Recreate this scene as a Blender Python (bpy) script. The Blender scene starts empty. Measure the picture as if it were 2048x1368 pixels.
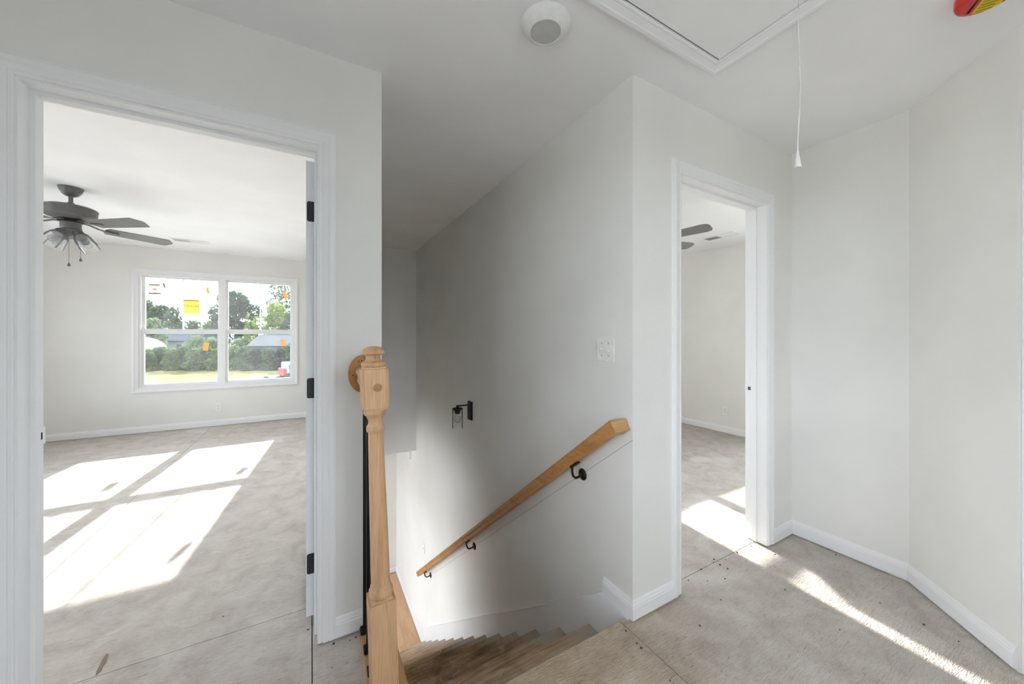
import bpy, bmesh, math, random
from mathutils import Vector, Matrix
random.seed(7)
R = math.radians
SC = bpy.context.scene
COL = SC.collection

# ------------------------------------------------------------------ camera
F_PX, YAW, HOR, CAM_H = 715.79, 29.293, 672.71, 1.2698     # focal length and horizon of the 2048 x 1368 frame
cam_d = bpy.data.cameras.new('camera'); cam = bpy.data.objects.new('camera', cam_d); COL.objects.link(cam)
cam.location = (0, 0, CAM_H); cam.rotation_euler = (R(90), 0, R(-YAW))
cam_d.sensor_width = 36.0; cam_d.lens = F_PX / 2048 * 36.0
cam_d.shift_y = (HOR - 684.0) / 2048.0
cam_d.clip_start = 0.02; cam_d.clip_end = 500
SC.camera = cam
# ------------------------------------------------------------------ world, sun, exposure
SC.view_settings.view_transform = 'Standard'; SC.view_settings.look = 'None'
SC.view_settings.exposure = 0.43; SC.view_settings.gamma = 1.0; SC.view_settings.use_curve_mapping = False
wd = bpy.data.worlds.new('World'); SC.world = wd; wd.use_nodes = True
bg = wd.node_tree.nodes['Background']; bg.inputs[0].default_value = (0.90, 0.955, 1.045, 1); bg.inputs[1].default_value = 6.0
SUN_XY, SUN_TAN = 0.086, 0.508
sd = bpy.data.lights.new('sun', 'SUN'); sun = bpy.data.objects.new('sun', sd); COL.objects.link(sun)
sd.energy = 12.5; sd.angle = R(0.55); sd.color = (1.0, 0.95, 0.88)
sun.rotation_euler = Vector((-SUN_XY, -1, -SUN_TAN)).to_track_quat('-Z', 'Y').to_euler()
sun.location = (0, 12, 8)
try:
    SC.cycles.use_denoising = True
    SC.cycles.max_bounces = 9; SC.cycles.diffuse_bounces = 7; SC.cycles.glossy_bounces = 2; SC.cycles.transparent_max_bounces = 10; SC.cycles.adaptive_threshold = 0.09; SC.cycles.adaptive_min_samples = 16
    SC.cycles.sample_clamp_indirect = 6.0
except Exception:
    pass
def portal(name, loc, rot, sx, sy):                     # daylight enters through this window: sampling aid for the sky, gives no light itself
    l = bpy.data.lights.new(name, 'AREA'); l.shape = 'RECTANGLE'; l.size = sx; l.size_y = sy
    l.cycles.is_portal = True
    o = bpy.data.objects.new(name, l); COL.objects.link(o); o.location = loc; o.rotation_euler = rot

# ------------------------------------------------------------------ dimensions
H = 2.44                                    # ceiling height
XS = 1.2526                                 # stair wall
YA = 1.1304                                 # wall with the second door
XR, YC = 2.698, 0.61                        # corridor wall and its 45 degree corner
YL, XL = 1.673, 0.2735                      # wall with the first door and its end
YF = 6.4615                                 # window wall of the first bedroom
YH = 4.92                                   # header at the end of the stair void
RUN, RISE, Y0 = 0.2502, 0.1927, 1.155
ZL = -14 * RISE                             # lower floor
ZLC = -0.288                                # lower ceiling
YB = 6.22                                   # lower back wall
X2, Y2 = 4.74, 4.36                         # second bedroom: far side wall and window wall
TH = 0.115
XD, YD = 2.333, 0.245                       # end of the 45 degree wall

def ray(px, py, Z):                         # point of the place seen at a pixel, Z metres ahead
    a = R(YAW); u = (px - 1024) / F_PX
    return Vector(((math.sin(a) + math.cos(a) * u) * Z, (math.cos(a) - math.sin(a) * u) * Z, CAM_H + (HOR - py) / F_PX * Z))

# ------------------------------------------------------------------ mesh helpers
def BM(): return bmesh.new()
def box(bm, x0, x1, y0, y1, z0, z1):
    v = [bm.verts.new(p) for p in ((x0,y0,z0),(x1,y0,z0),(x1,y1,z0),(x0,y1,z0),(x0,y0,z1),(x1,y0,z1),(x1,y1,z1),(x0,y1,z1))]
    for f in ((0,3,2,1),(4,5,6,7),(0,1,5,4),(1,2,6,5),(2,3,7,6),(3,0,4,7)): bm.faces.new([v[i] for i in f])
    return v
def prism(bm, A, B):
    a = [bm.verts.new(p) for p in A]; b = [bm.verts.new(p) for p in B]; n = len(a)
    for i in range(n):
        j = (i + 1) % n; bm.faces.new((a[i], a[j], b[j], b[i]))
    bm.faces.new(a[::-1]); bm.faces.new(b)
def lathe(bm, prof, n=24, c=(0,0,0), m=None, cap=True):
    rings = []
    for r, z in prof:
        ring = []
        for i in range(n):
            a = 2 * math.pi * i / n; p = Vector((r * math.cos(a), r * math.sin(a), z))
            if m: p = m @ p
            ring.append(bm.verts.new(p + Vector(c)))
        rings.append(ring)
    for k in range(len(rings) - 1):
        for i in range(n):
            j = (i + 1) % n; bm.faces.new((rings[k][i], rings[k][j], rings[k+1][j], rings[k+1][i]))
    if cap:
        bm.faces.new(rings[0][::-1]); bm.faces.new(rings[-1])
def sweep(bm, pts, poly, up=Vector((0,0,1))):                # poly: (side, up) points carried along a line of points
    pts = [Vector(p) for p in pts]; rings = []
    for i, p in enumerate(pts):
        t = (pts[min(i+1, len(pts)-1)] - pts[max(i-1, 0)]).normalized()
        s = t.cross(up)
        if s.length < 1e-4: s = t.cross(Vector((1,0,0)))
        s.normalize(); u = s.cross(t).normalized()
        rings.append([bm.verts.new(p + s * a + u * b) for a, b in poly])
    n = len(poly)
    for k in range(len(rings) - 1):
        for i in range(n):
            j = (i + 1) % n; bm.faces.new((rings[k][i], rings[k][j], rings[k+1][j], rings[k+1][i]))
    bm.faces.new(rings[0][::-1]); bm.faces.new(rings[-1])
def circ(r, n=10): return [(r * math.cos(2*math.pi*i/n), r * math.sin(2*math.pi*i/n)) for i in range(n)]
def tube(bm, pts, r, n=8): sweep(bm, pts, circ(r, n))
def bevel(bm, w, seg=2):
    bmesh.ops.bevel(bm, geom=list(bm.edges), offset=w, segments=seg, affect='EDGES', profile=0.6, clamp_overlap=True)

def obj(name, bm, mat, parent=None, smooth=False, flat=40, local=False):
    """one mesh object; bm in place coordinates (or the parent's, when local); origin at the middle of its base"""
    bmesh.ops.recalc_face_normals(bm, faces=bm.faces)
    xs = [v.co.x for v in bm.verts]; ys = [v.co.y for v in bm.verts]; zs = [v.co.z for v in bm.verts]
    c = Vector(((min(xs)+max(xs))/2, (min(ys)+max(ys))/2, min(zs)))
    for v in bm.verts: v.co -= c
    me = bpy.data.meshes.new(name); bm.to_mesh(me); bm.free()
    me.materials.append(mat)
    if smooth:
        for p in me.polygons: p.use_smooth = True
        try: me.set_sharp_from_angle(angle=R(flat))
        except Exception: pass
    o = bpy.data.objects.new(name, me); COL.objects.link(o)
    if parent:
        o.parent = parent
        q = Vector((0,0,0)); p = parent
        while p and not local: q += p.location; p = p.parent
        if local and parent.type == 'MESH': q = Vector((0,0,0))
        o.location = c - q
    else: o.location = c
    return o
def thing(name, loc, label, cat, group=None, rz=0):
    o = bpy.data.objects.new(name, None); COL.objects.link(o); o.location = loc; o.rotation_euler = (0,0,rz)
    o.empty_display_size = 0.1
    return tag(o, label, cat, group)
def tag(o, label=None, cat=None, group=None, kind=None):
    if label: o['label'] = label
    if cat: o['category'] = cat
    if group: o['group'] = group
    if kind: o['kind'] = kind
    return o
def struct(o, label=None):
    o['kind'] = 'structure'
    if label: o['label'] = label
    return o
def copy_tree(o, parent=None):
    c = o.copy(); COL.objects.link(c)
    if parent: c.parent = parent
    for ch in list(o.children): copy_tree(ch, c)
    return c

# ------------------------------------------------------------------ materials
class NT:
    def __init__(s, name, rough=0.6, spec=0.3):
        s.m = bpy.data.materials.new(name); s.m.use_nodes = True; s.t = s.m.node_tree
        s.b = s.t.nodes['Principled BSDF']; s.b.inputs['Roughness'].default_value = rough
        s.b.inputs['Specular IOR Level'].default_value = spec
    def n(s, typ, **kw):
        x = s.t.nodes.new(typ)
        for k, v in kw.items():
            if k in x.inputs: x.inputs[k].default_value = v
            else: setattr(x, k, v)
        return x
    def l(s, a, b): s.t.links.new(a, b)
    def coord(s, kind='Position', scale=(1,1,1), rot=(0,0,0), rnd=False):
        if kind == 'Position': o = s.n('ShaderNodeNewGeometry').outputs['Position']
        else: o = s.n('ShaderNodeTexCoord').outputs['Object']
        if rnd:
            oi = s.n('ShaderNodeObjectInfo'); ad = s.n('ShaderNodeVectorMath', operation='ADD')
            mu = s.n('ShaderNodeMath', operation='MULTIPLY'); mu.inputs[1].default_value = 37.0
            s.l(oi.outputs['Random'], mu.inputs[0]); s.l(o, ad.inputs[0]); s.l(mu.outputs[0], ad.inputs[1]); o = ad.outputs[0]
        mp = s.n('ShaderNodeMapping'); mp.inputs['Scale'].default_value = scale; mp.inputs['Rotation'].default_value = rot
        s.l(o, mp.inputs['Vector']); return mp.outputs[0]
    def noise(s, vec, scale, detail=3, rough=0.5, dist=0.0):
        x = s.n('ShaderNodeTexNoise'); x.inputs['Scale'].default_value = scale; x.inputs['Detail'].default_value = detail
        x.inputs['Roughness'].default_value = rough; x.inputs['Distortion'].default_value = dist
        s.l(vec, x.inputs['Vector']); return x.outputs['Fac']
    def ramp(s, fac, stops):
        x = s.n('ShaderNodeValToRGB'); e = x.color_ramp.elements
        while len(e) < len(stops): e.new(0.5)
        for i, (p, c) in enumerate(stops):
            e[i].position = p; e[i].color = (*c, 1) if len(c) == 3 else c
        s.l(fac, x.inputs[0]); return x.outputs[0]
    def mix(s, a, b, fac, mode='MIX'):
        x = s.n('ShaderNodeMix'); x.data_type = 'RGBA'; x.blend_type = mode
        for inp, v in ((x.inputs[0], fac), (x.inputs[6], a), (x.inputs[7], b)):
            if hasattr(v, 'is_output') or isinstance(v, bpy.types.NodeSocket): s.l(v, inp)
            elif isinstance(v, (int, float)): inp.default_value = v
            else: inp.default_value = (*v, 1)
        return x.outputs[2]
    def col(s, c):
        if isinstance(c, bpy.types.NodeSocket): s.l(c, s.b.inputs['Base Color'])
        else: s.b.inputs['Base Color'].default_value = (*c, 1)
        return s
    def bump(s, fac, strength=0.2, dist=0.01):
        x = s.n('ShaderNodeBump'); x.inputs['Strength'].default_value = strength; x.inputs['Distance'].default_value = dist
        s.l(fac, x.inputs['Height']); s.l(x.outputs[0], s.b.inputs['Normal']); return s

def paint(name, c, rough=0.65, bump=0.05, var=0.03):
    t = NT(name, rough, 0.25); p = t.coord()
    n = t.noise(p, 2.2, 3); lo = tuple(x * (1 - var) for x in c); hi = tuple(min(1, x * (1 + var)) for x in c)
    t.col(t.ramp(n, [(0.3, lo), (0.7, hi)])); t.bump(t.noise(p, 260, 2), bump, 0.002); return t.m
def plain(name, c, rough=0.5, metal=0.0, spec=0.4):
    t = NT(name, rough, spec); p = t.coord('Object'); n = t.noise(p, 30, 2)
    t.col(t.ramp(n, [(0.3, tuple(x*0.94 for x in c)), (0.7, tuple(min(1, x*1.05) for x in c))])); t.b.inputs['Metallic'].default_value = metal; return t.m
def wood(name, light, dark, axis='Z', rough=0.45, ring=14, rnd=True, pore=0.20):
    t = NT(name, rough, 0.35); s = [1, 1, 1]; k = 'XYZ'.index(axis); s[k] = 0.07
    p = t.coord('Object', tuple(s), rnd=rnd)
    n = t.noise(p, ring * 0.55, 2, 0.5, 0.6)
    w = t.n('ShaderNodeMath', operation='MULTIPLY'); t.l(n, w.inputs[0]); w.inputs[1].default_value = 9.0
    fr = t.n('ShaderNodeMath', operation='PINGPONG'); t.l(w.outputs[0], fr.inputs[0]); fr.inputs[1].default_value = 1.0
    c = t.ramp(fr.outputs[0], [(0.0, dark), (0.35, tuple((a*2+b)/3 for a, b in zip(light, dark))), (1.0, light)])
    s2 = [1, 1, 1]; s2[k] = 0.03
    p2 = t.coord('Object', tuple(s2), rnd=rnd); f = t.noise(p2, 320, 2)
    pr = t.ramp(f, [(0.36, tuple(x * (1 - pore) for x in (1, 1, 1))), (0.5, (1, 1, 1))])
    t.col(t.mix(c, pr, 1.0, 'MULTIPLY')); t.bump(f, 0.08, 0.002); return t.m

M = {}
M['wall'] = paint('wall_paint', (0.80, 0.793, 0.772))
M['ceiling'] = paint('ceiling_paint', (0.87, 0.87, 0.875), 0.75)
M['trim'] = paint('trim_paint', (0.84, 0.845, 0.86), 0.38, 0.02, 0.012)
M['door'] = paint('door_paint', (0.74, 0.75, 0.765), 0.42, 0.02, 0.012)
M['plastic'] = plain('white_plastic', (0.84, 0.84, 0.82), 0.35)
M['plastic_dark'] = plain('slot_grey', (0.16, 0.16, 0.15), 0.5)
M['black'] = plain('black_metal', (0.018, 0.016, 0.015), 0.45, 0.4)
M['hinge'] = plain('dark_hinge_metal', (0.03, 0.03, 0.033), 0.5, 0.3)
M['bronze'] = plain('dark_bronze', (0.030, 0.024, 0.020), 0.42, 0.5)
M['fan'] = plain('fan_grey', (0.15, 0.15, 0.15), 0.5, 0.1)
M['fan_blade'] = plain('fan_blade_grey', (0.19, 0.188, 0.186), 0.55)
M['latch'] = plain('latch_dark_steel', (0.10, 0.10, 0.10), 0.3, 0.7)
M['steel'] = plain('strike_steel', (0.45, 0.44, 0.43), 0.35, 0.8)
M['oak'] = wood('newel_oak', (0.66, 0.415, 0.235), (0.50, 0.285, 0.145), 'Z')
M['oak_rail'] = wood('handrail_oak', (0.56, 0.275, 0.095), (0.43, 0.19, 0.06), 'Y', ring=18)
M['oak_end'] = wood('handrail_end_grain', (0.60, 0.36, 0.17), (0.50, 0.27, 0.11), 'X', ring=24)
M['oak_board'] = wood('landing_oak', (0.55, 0.32, 0.15), (0.47, 0.25, 0.11), 'Y')
M['plank'] = wood('lower_plank', (0.70, 0.45, 0.28), (0.61, 0.37, 0.21), 'Y', 0.5, 9, True, 0.15)
M['plug'] = plain('dowel_brown', (0.40, 0.22, 0.105), 0.6)
M['cord'] = plain('cord_white', (0.80, 0.80, 0.79), 0.7)
M['light_trim'] = plain('light_trim_white', (0.80, 0.80, 0.80), 0.45)
M['light_lens'] = plain('light_lens_frosted', (0.52, 0.52, 0.52), 0.5)
M['red'] = plain('red_cover', (0.62, 0.012, 0.015), 0.25)
M['yellow'] = plain('yellow_label', (0.66, 0.48, 0.0), 0.5)
M['ink'] = plain('label_ink', (0.20, 0.14, 0.0), 0.6)
M['dark'] = plain('dark_gap', (0.02, 0.018, 0.016), 0.9)
M['pencil'] = plain('pencil_grey', (0.20, 0.195, 0.19), 0.9)
M['vent_dark'] = plain('vent_shade', (0.30, 0.30, 0.30), 0.6)

def osb(name):
    t = NT(name, 0.85, 0.15); p = t.coord()
    big = t.noise(p, 1.3, 2, 0.55, 0.5); mid = t.noise(p, 7.0, 4, 0.62, 0.6)
    grey = t.ramp(mid, [(0.28, (0.455, 0.405, 0.365)), (0.5, (0.55, 0.505, 0.462)), (0.72, (0.62, 0.58, 0.54))])
    warm = t.ramp(mid, [(0.28, (0.40, 0.30, 0.205)), (0.55, (0.53, 0.425, 0.315)), (0.75, (0.62, 0.54, 0.44))])
    # boards trodden bare and tan around the head of the stairs
    ds = t.n('ShaderNodeVectorMath', operation='DISTANCE'); t.l(p, ds.inputs[0]); ds.inputs[1].default_value = (0.80, 1.05, 0.0)
    wb = t.n('ShaderNodeMath', operation='MULTIPLY_ADD'); t.l(big, wb.inputs[0]); wb.inputs[1].default_value = -1.1; t.l(ds.outputs['Value'], wb.inputs[2])
    mr = t.n('ShaderNodeMapRange'); t.l(wb.outputs[0], mr.inputs[0]); mr.inputs[1].default_value = 0.28; mr.inputs[2].default_value = -0.28
    c = t.mix(grey, warm, mr.outputs[0])
    st = None                                                        # pressed strands lying in three directions
    for rot in (0.45, 1.5, 2.55):
        n = t.noise(t.coord('Position', (26.0, 150.0, 1.0), (0, 0, rot)), 1.0, 1, 0.5, 0.9)
        if st is None: st = n
        else:
            mn = t.n('ShaderNodeMath', operation='MINIMUM'); t.l(st, mn.inputs[0]); t.l(n, mn.inputs[1]); st = mn.outputs[0]
    c = t.mix(c, t.ramp(st, [(0.17, (0.55, 0.50, 0.45)), (0.26, (0.86, 0.845, 0.83)), (0.42, (1.02, 1.02, 1.02))]), 0.85, 'MULTIPLY')
    c = t.mix(c, (0.69, 0.66, 0.625), t.ramp(big, [(0.60, (0, 0, 0)), (0.66, (0.55, 0.55, 0.55))]))      # smeared joint compound
    v = t.n('ShaderNodeTexVoronoi'); v.inputs['Scale'].default_value = 4.5; t.l(p, v.inputs['Vector'])     # nail heads, dark knots
    c = t.mix(t.ramp(v.outputs['Distance'], [(0.010, (0.12, 0.09, 0.07)), (0.025, (1, 1, 1))]), c, 1.0, 'MULTIPLY')
    t.col(c); t.bump(st, 0.8, 0.008); return t.m
M['osb'] = osb('osb_subfloor')
def tread_mat(name, lo, mid_, hi, dirt):
    t = NT(name, 0.8, 0.15)
    p = t.coord('Object', (0.06, 1, 1), rnd=True); g = t.noise(p, 75, 2, 0.6, 0.4)
    c = t.ramp(g, [(0.34, lo), (0.5, mid_), (0.66, hi)])
    q = t.coord('Position'); big = t.noise(q, 3.0, 3, 0.6, 0.8)
    c = t.mix(c, (0.20, 0.13, 0.08), t.ramp(big, [(0.48, (0, 0, 0)), (0.60, (dirt, dirt, dirt))]))
    sp = t.noise(q, 15, 3, 0.6, 0.8)
    c = t.mix(c, (0.55, 0.47, 0.36), t.ramp(sp, [(0.57, (0, 0, 0)), (0.66, (0.75, 0.75, 0.75))]))
    sx = t.n('ShaderNodeSeparateXYZ'); t.l(q, sx.inputs[0])                                                # plaster dust along the wall side
    ad = t.n('ShaderNodeMath', operation='MULTIPLY_ADD'); t.l(big, ad.inputs[0]); ad.inputs[1].default_value = 0.6; t.l(sx.outputs[0], ad.inputs[2])
    mr = t.n('ShaderNodeMapRange'); t.l(ad.outputs[0], mr.inputs[0]); mr.inputs[1].default_value = 1.32; mr.inputs[2].default_value = 1.50; mr.inputs[4].default_value = 0.8
    c = t.mix(c, (0.52, 0.48, 0.42), mr.outputs[0])
    t.col(c); return t.m
M['tread_light'] = tread_mat('stair_foot_tread', (0.46, 0.31, 0.20), (0.56, 0.40, 0.28), (0.66, 0.49, 0.36), 0.25)
M['tread_new'] = tread_mat('pine_tread', (0.38, 0.24, 0.135), (0.52, 0.37, 0.24), (0.62, 0.48, 0.34), 0.35)
M['tread'] = tread_mat('dirty_tread', (0.33, 0.20, 0.115), (0.43, 0.28, 0.17), (0.54, 0.38, 0.25), 0.8)
M['riser'] = plain('riser_wood', (0.42, 0.30, 0.20), 0.8)

def glass(name, tint=(1, 1, 1), haze=0.0, ior=1.45):
    t = NT(name); nt = t.t; nt.nodes.remove(t.b); out = nt.nodes['Material Output']
    tr = t.n('ShaderNodeBsdfTransparent'); tr.inputs[0].default_value = (*tint, 1)
    gl = t.n('ShaderNodeBsdfGlossy'); gl.inputs['Roughness'].default_value = 0.03
    fr = t.n('ShaderNodeFresnel'); fr.inputs['IOR'].default_value = ior
    mx = t.n('ShaderNodeMixShader'); t.l(fr.outputs[0], mx.inputs[0]); t.l(tr.outputs[0], mx.inputs[1]); t.l(gl.outputs[0], mx.inputs[2])
    res = mx
    if haze:
        tl = t.n('ShaderNodeBsdfTranslucent'); tl.inputs[0].default_value = (0.9, 0.92, 0.95, 1)
        n = t.noise(t.coord(), 3.0, 4); h = t.n('ShaderNodeMath', operation='MULTIPLY'); t.l(n, h.inputs[0]); h.inputs[1].default_value = haze * 2
        m2 = t.n('ShaderNodeMixShader'); t.l(h.outputs[0], m2.inputs[0]); t.l(mx.outputs[0], m2.inputs[1]); t.l(tl.outputs[0], m2.inputs[2]); res = m2
    t.l(res.outputs[0], out.inputs['Surface']); return t.m
M['pane'] = glass('window_pane', (0.97, 0.985, 0.98), 0.012)
M['shade_glass'] = glass('clear_lamp_glass', (0.99, 0.99, 0.99), 0.07, 1.16)
def sheet(name, c, thru=0.45, opac=1.0):
    t = NT(name); nt = t.t; out = nt.nodes['Material Output']; nt.nodes.remove(t.b)
    d = t.n('ShaderNodeBsdfDiffuse'); d.inputs[0].default_value = (*c, 1)
    tl = t.n('ShaderNodeBsdfTranslucent'); tl.inputs[0].default_value = (*c, 1)
    mx = t.n('ShaderNodeMixShader'); mx.inputs[0].default_value = thru
    t.l(d.outputs[0], mx.inputs[1]); t.l(tl.outputs[0], mx.inputs[2]); res = mx
    if opac < 1:
        tr = t.n('ShaderNodeBsdfTransparent'); m2 = t.n('ShaderNodeMixShader'); m2.inputs[0].default_value = opac
        t.l(tr.outputs[0], m2.inputs[1]); t.l(mx.outputs[0], m2.inputs[2]); res = m2
    t.l(res.outputs[0], out.inputs['Surface']); return t.m
M['sheet_yellow'] = sheet('yellow_paper', (0.88, 0.80, 0.30), 0.30)
M['sheet_orange'] = sheet('orange_paper', (0.92, 0.55, 0.26), 0.30)
M['sheet_white'] = sheet('thin_white_paper', (0.82, 0.80, 0.77), 0.5, 0.75)
M['sheet_beam_dimmer'] = sheet('beam_dimming_film', (0.8, 0.8, 0.8), 0.6, 0.78)  # for the added sheets that dim the sunbeam
M['vinyl'] = sheet('white_vinyl_grille', (0.92, 0.92, 0.92), 0.28)
M['print_olive'] = plain('olive_print', (0.20, 0.17, 0.01), 0.7)
M['print_brown'] = plain('brown_print', (0.42, 0.27, 0.22), 0.7)

# ------------------------------------------------------------------ floor of sub-floor panels
def panel(pts, parent, z0=-0.019, z1=0.0):
    bm = BM(); g = 0.0018
    c = Vector((sum(p[0] for p in pts)/len(pts), sum(p[1] for p in pts)/len(pts)))
    P = [(x + (g if x < c.x else -g), y + (g if y < c.y else -g)) for x, y in pts]
    prism(bm, [(x, y, z0) for x, y in P], [(x, y, z1) for x, y in P])
    return obj('floor_panel', bm, M['osb'], parent)
bm = BM()
for r in ((-3.7, XL, 1.72, 6.6), (-3.7, 2.5, -3.3, 1.13), (-3.7, 0.29, 1.13, 1.72), (1.30, 4.9, 1.13, 4.5), (2.5, 4.9, -3.3, 1.13), (0.16, XS + 0.1, YH + TH, 6.6)):
    box(bm, r[0], r[1], r[2], r[3], -0.27, -0.0195)
floor = struct(obj('floor', bm, M['dark']))
SX = [-3.66, -2.44, -1.215, 0.003, 1.2, 2.42, 3.64, 4.86]
ROWS = {-3.66: [-3.3, -1.7, 0.74, 3.18, 5.60, 6.6], -2.44: [-3.3, -2.96, -0.50, 1.95, 4.39, 5.6, 6.6], -1.215: [-3.3, -2.9, -0.52, 1.925, 4.37, 6.6]}
for i in range(3):
    ys = ROWS[SX[i]]
    for a, b in zip(ys[:-1], ys[1:]):
        if b - a < 0.05: continue
        panel([(SX[i], a), (SX[i+1], a), (SX[i+1], b), (SX[i], b)], floor)
for a, b in ((-3.3, -1.72), (-1.72, 0.72)): panel([(SX[3], a), (SX[4], a), (SX[4], b), (SX[3], b)], floor)
bm = BM()                                                          # notched panel at the head of the stairs
Pn = [(SX[3]+.0018, 0.7216), (SX[4]-.0018, 0.7216), (SX[4]-.0018, Y0), (0.30, Y0), (0.30, 1.80), (SX[3]+.0018, 1.80)]
prism(bm, [(x, y, -0.025) for x, y in Pn], [(x, y, 0) for x, y in Pn]); obj('floor_panel', bm, M['osb'], floor)
for a, b in ((1.80, 3.2), (3.2, 5.6), (5.6, 6.6)): panel([(SX[3], a), (0.17, a), (0.17, b), (SX[3], b)], floor)
for a, b in ((-3.3, -1.24),): panel([(SX[4], a), (SX[5], a), (SX[5], b), (SX[4], b)], floor)
bm = BM()
Pn = [(SX[4]+.0018, -1.2384), (SX[6]-.0018, -1.2384), (SX[6]-.0018, 1.1954), (XS+.03, 1.1954), (XS+.03, Y0), (SX[4]+.0018, Y0)]
prism(bm, [(x, y, -0.019) for x, y in Pn], [(x, y, 0) for x, y in Pn]); obj('floor_panel', bm, M['osb'], floor)
for a, b in ((1.197, 3.63), (3.63, 4.5)): panel([(XS+.03, a), (SX[5], a), (SX[5], b), (XS+.03, b)], floor)
for a, b in ((-3.3, -1.24), (1.197, 2.42), (2.42, 4.5)): panel([(SX[5], a), (SX[6], a), (SX[6], b), (SX[5], b)], floor)
for a, b in ((-1.3, 1.2), (1.2, 3.64), (3.64, 4.5)): panel([(SX[6], a), (SX[7], a), (SX[7], b), (SX[6], b)], floor)

# ------------------------------------------------------------------ ceilings
HX0, HX1, HY0, HY1 = 0.125, 1.502, 0.315, 0.893                      # attic hatch
bm = BM()
for r in ((-3.8, HX0, -3.4, 6.8), (HX1, 5.0, -3.4, Y2 + 0.25), (HX1, XS + 0.4, Y2 + 0.25, 6.8), (HX0, HX1, -3.4, HY0), (HX0, HX1, HY1, 6.8)):
    box(bm, r[0], r[1], r[2], r[3], H, H + 0.14)
struct(obj('ceiling', bm, M['ceiling']))
bm = BM(); box(bm, -3.8, XS + 0.1, YH + 0.02, 6.6, ZLC, -0.271); box(bm, -3.8, XL - 0.02, 1.2, YH + 0.02, ZLC, -0.271)
struct(obj('ceiling_lower', bm, M['ceiling']))

# ------------------------------------------------------------------ walls
def wall(name, boxes, mat='wall', label=None):
    bm = BM()
    for b in boxes: box(bm, *b)
    return struct(obj(name, bm, M[mat]), label)
D1 = (-0.772, 0.022, 2.047)                                          # clear opening between jamb faces, head
D2 = (1.587, 2.392, 2.062)
def door_wall(name, x0, x1, y, d, j=0.02):
    return wall(name, [(x0, d[0]-j, y, y+TH, 0, H), (d[1]+j, x1, y, y+TH, 0, H), (d[0]-j, d[1]+j, y, y+TH, d[2]+j, H)])
door_wall('wall_left', -3.6, XL, YL, D1)
door_wall('wall_front', XS, XR + TH, YA, D2)
wall('wall_stair', [(XS, XS + TH, YA + TH, YB + 0.2, ZL, H), (XS, XS + TH, YA, YA + TH, ZL, 0.0)])
wall('wall_stair_side', [(XL - TH, XL, YL + TH, YH + 0.1, ZLC, H), (XL - TH, XL, 1.16, 3.2, ZL, -0.03), (XL, 0.298, 1.16, 1.66, -0.6, -0.026)])
wall('wall_header', [(XL, XS, YH, YH + TH, ZLC - 0.004, H)])
wall('wall_right', [(XR, XR + TH, YC - 0.02, YA, 0, H)])
bm = BM(); s = TH * 0.7071
prism(bm, [(XR, YC, 0), (XD, YD, 0), (XD + s, YD - s, 0), (XR + s, YC - s, 0)], [(XR, YC, H), (XD, YD, H), (XD + s, YD - s, H), (XR + s, YC - s, H)])
struct(obj('wall_corner', bm, M['wall']))
# hall behind the viewpoint: side wall with a doorway, back wall with an added daylight window
wall('wall_side', [(XD, XD + TH, YD - 0.07, YD, 0, H), (XD, XD + TH, YD - 0.95, YD - 0.07, 2.06, H), (XD, XD + TH, -3.3, YD - 0.95, 0, H)])
YBK = -1.9
BWX0, BWX1, BWZ0, BWZ1 = -0.3, 0.95, 0.5, 2.15
HWY0, HWY1, HWZ0, HWZ1 = -1.6, 0.65, 0.75, 2.2
wall('wall_back', [(-1.2, BWX0, YBK - 0.12, YBK, 0, H), (BWX1, XD + 0.2, YBK - 0.12, YBK, 0, H), (BWX0, BWX1, YBK - 0.12, YBK, 0, BWZ0), (BWX0, BWX1, YBK - 0.12, YBK, BWZ1, H)])
wall('wall_west', [(-1.2, -1.085, YBK - 0.12, HWY0, 0, H), (-1.2, -1.085, HWY1, YL, 0, H), (-1.2, -1.085, HWY0, HWY1, 0, HWZ0), (-1.2, -1.085, HWY0, HWY1, HWZ1, H)])
# room beyond the side doorway
wall('wall_east', [(4.2, 4.32, -2.6, -1.9, 0, H), (4.2, 4.32, 0.3, YC, 0, H), (4.2, 4.32, -1.9, 0.3, 0, 0.7), (4.2, 4.32, -1.9, 0.3, 2.1, H)])
wall('wall_south', [(XD, 4.32, YBK - 0.12, YBK, 0, H)])
wall('wall_closet', [(XR + TH, X2, YC - 0.06, YC + 0.06, 0, H)])
# first bedroom
WX0, WX1, WZ0, WZ1 = -1.975, -0.232, 0.578, 2.108
ET = 0.13
wall('wall_window', [(-3.6, WX0, YF, YF+ET, -0.02, H), (WX1, XS + TH, YF, YF+ET, -0.02, H), (WX0, WX1, YF, YF+ET, -0.02, WZ0), (WX0, WX1, YF, YF+ET, WZ1, H)])
BSZ0, BSZ1 = 0.5, 2.15
wall('wall_bedroom_side', [(-3.62, -3.5, YL, 2.3, -0.02, H), (-3.62, -3.5, 5.9, YF+ET, -0.02, H), (-3.62, -3.5, 2.3, 5.9, -0.02, BSZ0), (-3.62, -3.5, 2.3, 5.9, BSZ1, H)])
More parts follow.
